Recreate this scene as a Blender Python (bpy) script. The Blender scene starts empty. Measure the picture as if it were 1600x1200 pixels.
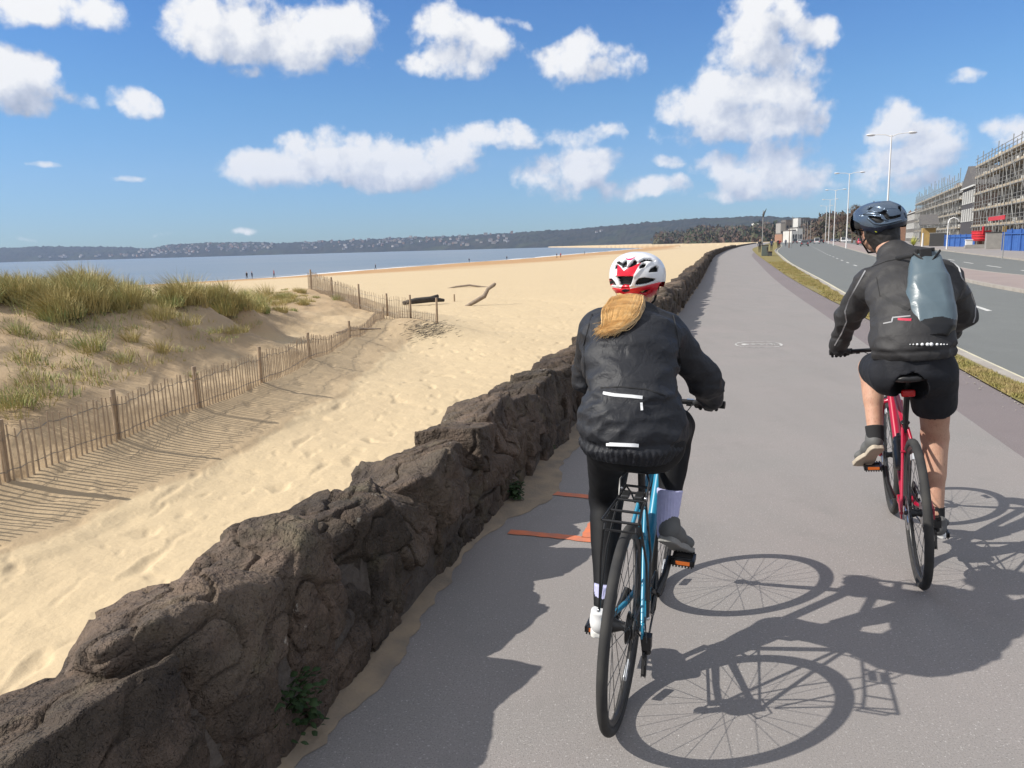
import bpy, bmesh, math, random
import numpy as np
from mathutils import Vector, Matrix
rad = math.radians
S = bpy.context.scene
COL = S.collection

# ------------------------------------------------------------------ camera, sky, sun, exposure
CAM_H, FPX, PITCH, ROLL = 1.62, 1200.0, rad(10.1), rad(1.62)
fw = Vector((0, math.cos(PITCH), -math.sin(PITCH))); up0 = Vector((0, math.sin(PITCH), math.cos(PITCH))); r0 = Vector((1, 0, 0))
cr = r0 * math.cos(ROLL) - up0 * math.sin(ROLL); cu = up0 * math.cos(ROLL) + r0 * math.sin(ROLL)
cam = bpy.data.objects.new('camera', bpy.data.cameras.new('camera')); COL.objects.link(cam)
cam.matrix_world = Matrix(((cr.x, cu.x, -fw.x, 0), (cr.y, cu.y, -fw.y, 0), (cr.z, cu.z, -fw.z, CAM_H), (0, 0, 0, 1)))
cam.data.sensor_width = 36; cam.data.lens = 36 * FPX / 1600; cam.data.clip_start = 0.05; cam.data.clip_end = 40000
S.camera = cam
SUN_EL = rad(39.5); SH_AZ = rad(8.0)            # shadows fall along +X turned 8 degrees towards +Y
tosun = Vector((-math.cos(SH_AZ) * math.cos(SUN_EL), -math.sin(SH_AZ) * math.cos(SUN_EL), math.sin(SUN_EL)))
sd = bpy.data.lights.new('sun', 'SUN'); sd.energy = 5.0; sd.angle = rad(0.5); sd.color = (1.0, 0.955, 0.88)
sun = bpy.data.objects.new('sun', sd); COL.objects.link(sun); sun.rotation_euler = tosun.to_track_quat('Z', 'Y').to_euler(); sun.location = (-30, -5, 40)
S.view_settings.view_transform = 'Standard'; S.view_settings.look = 'None'; S.view_settings.gamma = 1; S.view_settings.exposure = 0.35
S.cycles.max_bounces = 6; S.cycles.diffuse_bounces = 3; S.cycles.volume_bounces = 0

W = bpy.data.worlds.new('World'); S.world = W; W.use_nodes = True
def build_sky():
    nt = W.node_tree; nt.nodes.clear(); N = nt.nodes.new; Lk = nt.links.new
    out = N('ShaderNodeOutputWorld'); bg = N('ShaderNodeBackground'); Lk(bg.outputs[0], out.inputs[0])
    sky = N('ShaderNodeTexSky'); sky.sky_type = 'NISHITA'; sky.sun_disc = False; sky.sun_elevation = SUN_EL
    sky.sun_rotation = math.atan2(tosun.x, tosun.y); sky.air_density = 1.0; sky.dust_density = 0.35; sky.ozone_density = 2.2; sky.altitude = 0
    # cloud field group: azimuth/elevation (radians) -> field
    g = bpy.data.node_groups.new('cloud_field', 'ShaderNodeTree')
    g.interface.new_socket('P', in_out='INPUT', socket_type='NodeSocketVector'); g.interface.new_socket('F', in_out='OUTPUT', socket_type='NodeSocketFloat')
    gi = g.nodes.new('NodeGroupInput'); go = g.nodes.new('NodeGroupOutput'); GN = g.nodes.new; GL = g.links.new
    def cpx(px, py): d = fw + cr * ((px - 800) / FPX) - cu * ((py - 600) / FPX); d.normalize(); return math.atan2(d.x, d.y), math.asin(d.z)
    warp = GN('ShaderNodeTexNoise'); warp.inputs['Scale'].default_value = 9; warp.inputs['Detail'].default_value = 4; GL(gi.outputs[0], warp.inputs['Vector'])
    wm = GN('ShaderNodeVectorMath'); wm.operation = 'MULTIPLY_ADD'; GL(warp.outputs['Color'], wm.inputs[0]); wm.inputs[1].default_value = (.05, .045, 0)
    ws = GN('ShaderNodeVectorMath'); ws.operation = 'ADD'; ws.inputs[1].default_value = (-.025, -.0225, 0); GL(gi.outputs[0], wm.inputs[2]); GL(wm.outputs[0], ws.inputs[0])
    cl = [(60,8,120,36,1),(150,22,60,26,.9),(15,120,80,62,1.1),(45,155,55,34,1),(122,160,30,17,.8),(200,160,46,24,1),(300,40,80,44,.9),(360,30,100,66,1.1),(450,62,130,52,1.1),(530,40,80,60,1),(400,112,50,16,.6),
          (690,50,48,50,1.05),(735,78,74,38,1.1),(700,92,72,26,1),(880,100,60,32,1),(905,82,42,34,1),(945,98,54,34,1),(800,38,50,10,.55),(1150,40,44,40,.9),(1195,45,66,60,1.1),(1265,62,60,32,1),(1200,95,90,42,1),
          (1150,150,100,48,1.15),(1230,140,62,52,1.1),(1180,188,120,38,1.1),(1075,180,52,24,.9),(1090,205,70,22,.8),(400,258,62,28,1),(470,250,70,38,1.05),(560,255,100,40,1.1),(640,262,110,34,1.1),(520,222,36,24,.9),(700,245,66,30,1),(770,212,82,28,.95),(820,225,40,18,.8),
          (870,275,60,34,1),(915,262,56,32,1),(915,215,60,22,.85),(1000,296,76,20,.9),(1045,290,40,18,.8),(1042,250,30,12,.75),(1120,262,40,26,.95),(1165,280,60,24,1),(1215,262,66,40,1.05),(1260,275,60,26,.95),(1300,285,44,12,.6),
          (1400,205,52,44,1.05),(1450,225,56,38,1),(1415,255,76,30,.95),(1370,275,60,22,.75),(1420,290,90,18,.7),(1490,118,40,14,.6),(1575,192,46,24,.95),(1620,200,60,30,.9),(75,255,26,6,.55),(195,276,40,7,.5),(105,356,24,6,.45),(40,372,34,6,.45),(240,370,44,5,.4),(380,352,30,6,.4),(660,205,60,8,.5),(1130,300,60,10,.6)]
    prev = None
    for k_, (px, py, w, h, s) in enumerate(cl):
        a, e = cpx(px, py); c2 = (px - 800) ** 2 + (py - 600) ** 2; sc = 1 / (1 + c2 / FPX ** 2) ** .75
        sb = GN('ShaderNodeVectorMath'); sb.operation = 'SUBTRACT'; GL(ws.outputs[0], sb.inputs[0]); sb.inputs[1].default_value = (a, e, 0)
        mu = GN('ShaderNodeVectorMath'); mu.operation = 'MULTIPLY'; GL(sb.outputs[0], mu.inputs[0]); mu.inputs[1].default_value = (FPX / (w * sc * 1.2), FPX / (h * sc * 1.22), 0)
        ln = GN('ShaderNodeVectorMath'); ln.operation = 'DOT_PRODUCT'; GL(mu.outputs[0], ln.inputs[0]); GL(mu.outputs[0], ln.inputs[1])
        m = GN('ShaderNodeMath'); m.operation = 'MULTIPLY_ADD'; GL(ln.outputs['Value'], m.inputs[0]); m.inputs[1].default_value = -s * .8; m.inputs[2].default_value = s
        if k_ == 0:                                          # broken cloud added overhead and behind the camera, unseen, as neutral shadow fill
            u = GN('ShaderNodeSeparateXYZ'); GL(gi.outputs[0], u.inputs[0]); n0 = GN('ShaderNodeTexNoise'); n0.inputs['Scale'].default_value = 2.6; n0.inputs['Detail'].default_value = 2; GL(gi.outputs[0], n0.inputs['Vector'])
            ab = GN('ShaderNodeMath'); ab.operation = 'ABSOLUTE'; GL(u.outputs[0], ab.inputs[0]); r1 = GN('ShaderNodeMapRange'); GL(ab.outputs[0], r1.inputs[0]); r1.inputs[1].default_value = .75; r1.inputs[2].default_value = 1.1
            r2 = GN('ShaderNodeMapRange'); GL(u.outputs[1], r2.inputs[0]); r2.inputs[1].default_value = .42; r2.inputs[2].default_value = .62; am = GN('ShaderNodeMath'); am.operation = 'MAXIMUM'; GL(r1.outputs[0], am.inputs[0]); GL(r2.outputs[0], am.inputs[1])
            n5 = GN('ShaderNodeMath'); n5.operation = 'MULTIPLY_ADD'; GL(n0.outputs['Fac'], n5.inputs[0]); n5.inputs[1].default_value = 5; n5.inputs[2].default_value = -1.2; n6 = GN('ShaderNodeMath'); n6.operation = 'MULTIPLY_ADD'; GL(am.outputs[0], n6.inputs[0]); n6.inputs[1].default_value = 3; n6.inputs[2].default_value = -3
            n7 = GN('ShaderNodeMath'); n7.operation = 'ADD'; GL(n5.outputs[0], n7.inputs[0]); GL(n6.outputs[0], n7.inputs[1]); prev = n7.outputs[0]
        if prev is None: prev = m.outputs[0]
        else:
            x = GN('ShaderNodeMath'); x.operation = 'SMOOTH_MAX'; x.inputs[2].default_value = .25; GL(prev, x.inputs[0]); GL(m.outputs[0], x.inputs[1]); prev = x.outputs[0]
    cm = GN('ShaderNodeMath'); cm.operation = 'MAXIMUM'; cm.inputs[1].default_value = -1.5; GL(prev, cm.inputs[0])
    nz = GN('ShaderNodeTexNoise'); nz.inputs['Scale'].default_value = 19; nz.inputs['Detail'].default_value = 9; nz.inputs['Roughness'].default_value = .6; GL(gi.outputs[0], nz.inputs['Vector'])
    n2 = GN('ShaderNodeMath'); n2.operation = 'MULTIPLY_ADD'; GL(nz.outputs['Fac'], n2.inputs[0]); n2.inputs[1].default_value = 2.0; GL(cm.outputs[0], n2.inputs[2])
    vo = GN('ShaderNodeTexVoronoi'); vo.inputs['Scale'].default_value = 24; vo.inputs['Detail'].default_value = 3; vo.inputs['Roughness'].default_value = .55; vo.normalize = True; GL(ws.outputs[0], vo.inputs['Vector'])
    n4 = GN('ShaderNodeMath'); n4.operation = 'MULTIPLY_ADD'; GL(vo.outputs['Distance'], n4.inputs[0]); n4.inputs[1].default_value = -1.5; GL(n2.outputs[0], n4.inputs[2])
    n3 = GN('ShaderNodeMath'); n3.operation = 'SUBTRACT'; GL(n4.outputs[0], n3.inputs[0]); n3.inputs[1].default_value = .93
    GL(n3.outputs[0], go.inputs[0])
    tc = N('ShaderNodeTexCoord'); sx = N('ShaderNodeSeparateXYZ'); Lk(tc.outputs['Generated'], sx.inputs[0])
    def M(op, a, b=None, c=None):
        m = N('ShaderNodeMath'); m.operation = op
        for i, v in enumerate((a, b, c)):
            if v is None: continue
            if isinstance(v, (int, float)): m.inputs[i].default_value = v
            else: Lk(v, m.inputs[i])
        return m.outputs[0]
    az = M('ARCTAN2', sx.outputs[0], sx.outputs[1]); el = M('ARCSINE', sx.outputs[2])
    cb = N('ShaderNodeCombineXYZ'); Lk(az, cb.inputs[0]); Lk(el, cb.inputs[1])
    def field(off):
        ad = N('ShaderNodeVectorMath'); ad.operation = 'ADD'; ad.inputs[1].default_value = off; Lk(cb.outputs[0], ad.inputs[0])
        gn = N('ShaderNodeGroup'); gn.node_tree = g; Lk(ad.outputs[0], gn.inputs[0]); return gn.outputs[0]
    f0 = field((0, 0, 0)); f1 = field((-.020, .030, 0))
    mr = N('ShaderNodeMapRange'); mr.interpolation_type = 'SMOOTHSTEP'; Lk(f0, mr.inputs[0]); mr.inputs[1].default_value = -.08; mr.inputs[2].default_value = .5
    dens = mr.outputs[0]
    dl = M('SUBTRACT', f0, f1)
    lit = M('MULTIPLY_ADD', dl, .5, .64)                    # edges turned to the sun are brighter
    dk = N('ShaderNodeMapRange'); Lk(f1, dk.inputs[0]); dk.inputs[1].default_value = .5; dk.inputs[2].default_value = 1.9; dk.inputs[3].default_value = .1; dk.inputs[4].default_value = -.3
    lt = N('ShaderNodeClamp'); Lk(M('ADD', lit, dk.outputs[0]), lt.inputs[0])
    ramp = N('ShaderNodeValToRGB'); Lk(lt.outputs[0], ramp.inputs[0]); cr_ = ramp.color_ramp
    cr_.elements[0].position = .2; cr_.elements[0].color = (3.0, 3.4, 4.3, 1); cr_.elements[1].position = .98; cr_.elements[1].color = (8.0, 7.9, 7.75, 1)
    e = cr_.elements.new(.6); e.color = (4.9, 5.2, 5.9, 1)
    # pale band of thin high air near the horizon is the sky model itself; slight colour balance only
    hs = N('ShaderNodeHueSaturation'); hs.inputs['Saturation'].default_value = 1.12; hs.inputs['Value'].default_value = SKYV; Lk(sky.outputs[0], hs.inputs['Color'])
    er = N('ShaderNodeValToRGB'); Lk(M('MULTIPLY', el, 1.6), er.inputs[0]); q = er.color_ramp; q.elements[0].position = .0; q.elements[0].color = (.50, .72, 1.0, 1); q.elements[1].position = 1; q.elements[1].color = (.5, .75, 1, 1)
    for pos, c in ((.06, (.50, .72, 1.03)), (.28, (.46, .77, 1.03)), (.5, (.38, .72, 1.08)), (.7, (.34, .68, 1.1))): q.elements.new(pos).color = (*c, 1)
    tm = N('ShaderNodeMix'); tm.data_type = 'RGBA'; tm.blend_type = 'MULTIPLY'; tm.inputs[0].default_value = 1; Lk(hs.outputs[0], tm.inputs[6]); Lk(er.outputs[0], tm.inputs[7])
    mx = N('ShaderNodeMix'); mx.data_type = 'RGBA'; Lk(dens, mx.inputs[0]); Lk(tm.outputs[2], mx.inputs[6]); Lk(ramp.outputs[0], mx.inputs[7])
    Lk(mx.outputs[2], bg.inputs[0]); bg.inputs[1].default_value = .1
SKYV = 1.0; HAZE = 7e-5
build_sky()
W.cycles.sampling_method = 'MANUAL'; W.cycles.sample_map_resolution = 512

# ------------------------------------------------------------------ materials
def mat(name, col, rough=.6, metal=0., spec=.5, noise=None, bump=None, extra=None):
    """noise=(scale, colour2, detail[, contrast]); bump=(scale, strength, distance)"""
    m = bpy.data.materials.new(name); m.use_nodes = True; nt = m.node_tree; b = nt.nodes['Principled BSDF']
    b.inputs['Base Color'].default_value = (*col, 1); b.inputs['Roughness'].default_value = rough; b.inputs['Metallic'].default_value = metal; b.inputs['Specular IOR Level'].default_value = spec
    tc = nt.nodes.new('ShaderNodeTexCoord')
    if noise:
        n = nt.nodes.new('ShaderNodeTexNoise'); n.inputs['Scale'].default_value = noise[0]; n.inputs['Detail'].default_value = noise[2]; nt.links.new(tc.outputs['Object'], n.inputs['Vector'])
        r = nt.nodes.new('ShaderNodeMapRange'); c = noise[3] if len(noise) > 3 else .2; r.inputs[1].default_value = .5 - c; r.inputs[2].default_value = .5 + c; nt.links.new(n.outputs['Fac'], r.inputs[0])
        x = nt.nodes.new('ShaderNodeMix'); x.data_type = 'RGBA'; nt.links.new(r.outputs[0], x.inputs[0]); x.inputs[6].default_value = (*col, 1); x.inputs[7].default_value = (*noise[1], 1)
        nt.links.new(x.outputs[2], b.inputs['Base Color'])
    if bump:
        n = nt.nodes.new('ShaderNodeTexNoise'); n.inputs['Scale'].default_value = bump[0]; n.inputs['Detail'].default_value = 6; nt.links.new(tc.outputs['Object'], n.inputs['Vector'])
        bp = nt.nodes.new('ShaderNodeBump'); bp.inputs['Strength'].default_value = bump[1]; bp.inputs['Distance'].default_value = bump[2]; nt.links.new(n.outputs['Fac'], bp.inputs['Height']); nt.links.new(bp.outputs[0], b.inputs['Normal'])
    if extra: extra(nt, b, tc)
    return m
def layers(nt, b, tc, base, specs, coord='Object'):
    """specs: list of (kind, scale, lo, hi, colour, amount, detail); chains colour mixes onto base socket/colour"""
    cur = base
    for kind, sc, lo, hi, col, amt, det in specs:
        if kind == 'vor': n = nt.nodes.new('ShaderNodeTexVoronoi'); o = n.outputs['Distance']
        elif kind == 'crk': n = nt.nodes.new('ShaderNodeTexVoronoi'); n.feature = 'DISTANCE_TO_EDGE'; o = n.outputs['Distance']
        else: n = nt.nodes.new('ShaderNodeTexNoise'); n.inputs['Detail'].default_value = det; o = n.outputs['Fac']; n.inputs['Roughness'].default_value = .6
        if isinstance(sc, tuple):
            mp = nt.nodes.new('ShaderNodeMapping'); mp.inputs['Scale'].default_value = sc; nt.links.new(tc.outputs[coord], mp.inputs[0]); nt.links.new(mp.outputs[0], n.inputs['Vector']); n.inputs['Scale'].default_value = 1
        else: n.inputs['Scale'].default_value = sc; nt.links.new(tc.outputs[coord], n.inputs['Vector'])
        r = nt.nodes.new('ShaderNodeMapRange'); r.inputs[1].default_value = lo; r.inputs[2].default_value = hi; r.inputs[4].default_value = amt; nt.links.new(o, r.inputs[0])
        x = nt.nodes.new('ShaderNodeMix'); x.data_type = 'RGBA'; nt.links.new(r.outputs[0], x.inputs[0])
        if isinstance(cur, tuple): x.inputs[6].default_value = (*cur, 1)
        else: nt.links.new(cur, x.inputs[6])
        x.inputs[7].default_value = (*col, 1); cur = x.outputs[2]
    nt.links.new(cur, b.inputs['Base Color']); return cur

def asphalt(base, c2, speck):
    def f(nt, b, tc):
        layers(nt, b, tc, base, [('n', .9, .4, .65, c2, .8, 5), ('n', (2.2, .35, 1), .5, .72, tuple(v * .88 for v in base), .5, 4), ('n', 160, .52, .7, tuple(v * .55 for v in base), .75, 2), ('n', 95, .6, .72, speck, .8, 2), ('n', 3.1, .55, .75, tuple(v * .82 for v in base), .45, 6), ('n', .45, .5, .62, tuple(v * .93 for v in base), .5, 3), ('vor', 14, .035, .02, (.62, .6, .56), .8, 0), ('crk', 1.1, .012, .0, tuple(v * .6 for v in base), .0, 0)])
        n = nt.nodes.new('ShaderNodeTexNoise'); n.inputs['Scale'].default_value = 210; n.inputs['Detail'].default_value = 3; nt.links.new(tc.outputs['Object'], n.inputs['Vector'])
        bp = nt.nodes.new('ShaderNodeBump'); bp.inputs['Strength'].default_value = .5; bp.inputs['Distance'].default_value = .004; nt.links.new(n.outputs['Fac'], bp.inputs['Height']); nt.links.new(bp.outputs[0], b.inputs['Normal'])
    return f
m_path = mat('path_asphalt', (.25, .232, .228), .85, spec=.3, extra=asphalt((.242, .225, .213), (.27, .240, .228), (.42, .4, .38)))
m_lane = mat('lane_asphalt', (.17, .14, .14), .85, spec=.3, extra=asphalt((.185, .158, .156), (.2, .168, .166), (.34, .31, .3)))
m_road = mat('road_asphalt', (.15, .155, .15), .85, spec=.3, extra=asphalt((.15, .156, .15), (.165, .172, .163), (.28, .28, .27)))
m_kerb = mat('kerb_stone', (.36, .33, .29), .85, noise=(3, (.27, .24, .21), 5), bump=(40, .4, .01))
m_pave = mat('pavement', (.3, .27, .25), .85, noise=(.8, (.24, .22, .21), 5))
m_median = mat('median_paving', (.30, .24, .215), .85, noise=(.6, (.25, .2, .185), 5))
m_white = mat('road_paint_white', (.62, .61, .57), .7, noise=(9, (.42, .41, .39), 6, .15))
m_worn = mat('worn_paint', (.56, .55, .52), .8, noise=(14, (.3, .29, .28), 6, .08))
m_yellow = mat('road_paint_yellow', (.6, .55, .38), .7, noise=(5, (.45, .42, .33), 5))
m_orange = mat('orange_spray_paint', (.62, .17, .07), .75, noise=(12, (.42, .16, .1), 6, .15))
def sandx(nt, b, tc):
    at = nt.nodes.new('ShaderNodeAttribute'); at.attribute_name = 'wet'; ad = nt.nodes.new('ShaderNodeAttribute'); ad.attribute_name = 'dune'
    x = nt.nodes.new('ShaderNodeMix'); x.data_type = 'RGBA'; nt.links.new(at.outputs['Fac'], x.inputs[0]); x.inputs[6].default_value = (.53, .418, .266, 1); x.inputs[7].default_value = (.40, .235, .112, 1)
    y = nt.nodes.new('ShaderNodeMix'); y.data_type = 'RGBA'; nt.links.new(ad.outputs['Fac'], y.inputs[0]); nt.links.new(x.outputs[2], y.inputs[6]); y.inputs[7].default_value = (.275, .182, .108, 1)  # darker brown paints the slopes' grazing-sun shade into the sand colour
    layers(nt, b, tc, y.outputs[2], [('n', .35, .42, .7, (.5, .39, .25), .45, 6), ('n', 5, .6, .75, (.34, .26, .17), .35, 6), ('n', 60, .6, .8, (.3, .22, .15), .35, 3)])
    bp = None
    for sc, st, di in ((2.6, .35, .08), (13, .4, .025), (90, .5, .006)):
        n = nt.nodes.new('ShaderNodeTexNoise'); n.inputs['Scale'].default_value = sc; n.inputs['Detail'].default_value = 4; nt.links.new(tc.outputs['Object'], n.inputs['Vector'])
        q = nt.nodes.new('ShaderNodeBump'); q.inputs['Strength'].default_value = st; q.inputs['Distance'].default_value = di; nt.links.new(n.outputs['Fac'], q.inputs['Height'])
        if bp: nt.links.new(bp.outputs[0], q.inputs['Normal'])
        bp = q
    nt.links.new(bp.outputs[0], b.inputs['Normal'])
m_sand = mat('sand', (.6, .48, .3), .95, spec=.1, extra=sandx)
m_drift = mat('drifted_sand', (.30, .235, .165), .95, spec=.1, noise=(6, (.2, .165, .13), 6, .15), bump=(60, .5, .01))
def seax(nt, b, tc):
    mp = nt.nodes.new('ShaderNodeMapping'); mp.inputs['Scale'].default_value = (.05, .25, 1); nt.links.new(tc.outputs['Object'], mp.inputs[0])
    n = nt.nodes.new('ShaderNodeTexNoise'); n.inputs['Scale'].default_value = 4; n.inputs['Detail'].default_value = 5; nt.links.new(mp.outputs[0], n.inputs['Vector'])
    bp = nt.nodes.new('ShaderNodeBump'); bp.inputs['Strength'].default_value = .6; bp.inputs['Distance'].default_value = .5; nt.links.new(n.outputs['Fac'], bp.inputs['Height']); nt.links.new(bp.outputs[0], b.inputs['Normal'])
    layers(nt, b, tc, (.16, .2, .23), [('n', (.004, .012, 1), .4, .65, (.25, .26, .26), .7, 4)])
m_sea = mat('sea_water', (.16, .22, .28), .35, spec=.5, extra=seax)
m_foam = mat('sea_foam', (.8, .8, .78), .9, noise=(.4, (.6, .62, .62), 5))
def rockx(nt, b, tc):
    layers(nt, b, tc, (.118, .085, .062), [('n', 1.1, .42, .6, (.09, .08, .058), .6, 4), ('n', 2.3, .4, .62, (.05, .039, .032), .9, 7), ('n', 6, .5, .68, (.175, .125, .093), .6, 6), ('n', 3.7, .56, .72, (.14, .125, .075), .5, 5), ('n', 28, .58, .72, (.06, .048, .042), .7, 4), ('n', 17, .69, .74, (.42, .39, .33), .5, 4)])
    oi = nt.nodes.new('ShaderNodeObjectInfo'); hv = nt.nodes.new('ShaderNodeHueSaturation'); src = b.inputs['Base Color'].links[0].from_socket; nt.links.new(src, hv.inputs['Color']); q1 = nt.nodes.new('ShaderNodeMapRange'); nt.links.new(oi.outputs['Random'], q1.inputs[0]); q1.inputs[3].default_value = .75; q1.inputs[4].default_value = 1.35; nt.links.new(q1.outputs[0], hv.inputs['Value']); nt.links.new(hv.outputs[0], b.inputs['Base Color'])
    bp = None
    for sc, st, di in ((5, .9, .09), (15, 1.0, .03), (60, .9, .009)):
        n = nt.nodes.new('ShaderNodeTexNoise'); n.inputs['Scale'].default_value = sc; n.inputs['Detail'].default_value = 5; n.inputs['Roughness'].default_value = .62; nt.links.new(tc.outputs['Object'], n.inputs['Vector'])
        q = nt.nodes.new('ShaderNodeBump'); q.inputs['Strength'].default_value = st; q.inputs['Distance'].default_value = di; nt.links.new(n.outputs['Fac'], q.inputs['Height'])
        if bp: nt.links.new(bp.outputs[0], q.inputs['Normal'])
        bp = q
    nt.links.new(bp.outputs[0], b.inputs['Normal'])
m_rock = mat('wall_stone', (.17, .12, .1), .85, spec=.25, extra=rockx)
m_mortar = mat('wall_mortar', (.13, .11, .092), .95, spec=.1, noise=(9, (.09, .075, .065), 6), bump=(30, .9, .03))
m_chest = mat('chestnut_paling', (.44, .34, .235), .85, noise=((6), (.31, .235, .165), 5), bump=(50, .4, .004))
m_post = mat('weathered_post', (.36, .265, .17), .85, noise=(9, (.23, .17, .12), 5), bump=(60, .5, .006))
m_wire = mat('wire', (.2, .19, .18), .5, .8)
m_drw = mat('driftwood', (.3, .24, .18), .9, noise=(5, (.2, .155, .12), 6), bump=(30, .6, .02))
m_burnt = mat('dark_timber', (.035, .03, .027), .9, noise=(4, (.07, .06, .05), 5))
def leafm(name, c1, c2):
    def f(nt, b, tc):
        layers(nt, b, tc, c1, [('n', 2.5, .4, .62, c2, 1, 3)]); b.inputs['Subsurface Weight'].default_value = 0
    return mat(name, c1, .7, spec=.25, extra=f)
m_marram = leafm('marram_blades', (.46, .365, .15), (.33, .29, .115))
m_marram2 = leafm('marram_green', (.25, .29, .11), (.4, .34, .13))
m_weed = leafm('weed_leaf', (.02, .042, .012), (.035, .06, .02))
m_verge = leafm('verge_grass', (.24, .215, .07), (.34, .26, .12))
m_vground = mat('verge_soil', (.24, .19, .085), .95, spec=.1, noise=(1.3, (.19, .17, .07), 6), bump=(20, .8, .03))

# ------------------------------------------------------------------ mesh helpers
def tag(o, label=None, cat=None, group=None, kind=None):
    if label: o['label'] = label
    if cat: o['category'] = cat
    if group: o['group'] = group
    if kind: o['kind'] = kind
    return o
def empty(name, loc=(0, 0, 0), rz=0, **k):
    o = bpy.data.objects.new(name, None); COL.objects.link(o); o.location = loc; o.rotation_euler = (0, 0, rz); o.empty_display_size = .1
    return tag(o, **k)
def np_mesh(name, V, F, mats, parent=None, smooth=False, mi=None, attrs=None):
    """V (n,3); F list of equal-length index arrays (m,k) or list of such arrays"""
    me = bpy.data.meshes.new(name); V = np.asarray(V, dtype=np.float32)
    if not isinstance(F, list): F = [F]
    F = [np.asarray(f, dtype=np.int32) for f in F if len(f)]
    me.vertices.add(len(V)); me.vertices.foreach_set('co', V.ravel())
    li = np.concatenate([f.ravel() for f in F]); lt = np.concatenate([np.full(len(f), f.shape[1], np.int32) for f in F]); ls = np.concatenate([[0], np.cumsum(lt)[:-1]]).astype(np.int32)
    me.loops.add(len(li)); me.loops.foreach_set('vertex_index', li); me.polygons.add(len(lt)); me.polygons.foreach_set('loop_start', ls); me.polygons.foreach_set('loop_total', lt)
    if mi is not None: me.polygons.foreach_set('material_index', np.asarray(mi, np.int32))
    me.polygons.foreach_set('use_smooth', np.full(len(lt), smooth))
    me.update(calc_edges=True); me.validate(verbose=False)
    for m in (mats if isinstance(mats, (list, tuple)) else [mats]): me.materials.append(m)
    for k, v in (attrs or {}).items():
        a = me.attributes.new(k, 'FLOAT', 'POINT'); a.data.foreach_set('value', np.asarray(v, np.float32))
    o = bpy.data.objects.new(name, me); COL.objects.link(o)
    if parent: o.parent = parent
    return o
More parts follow.
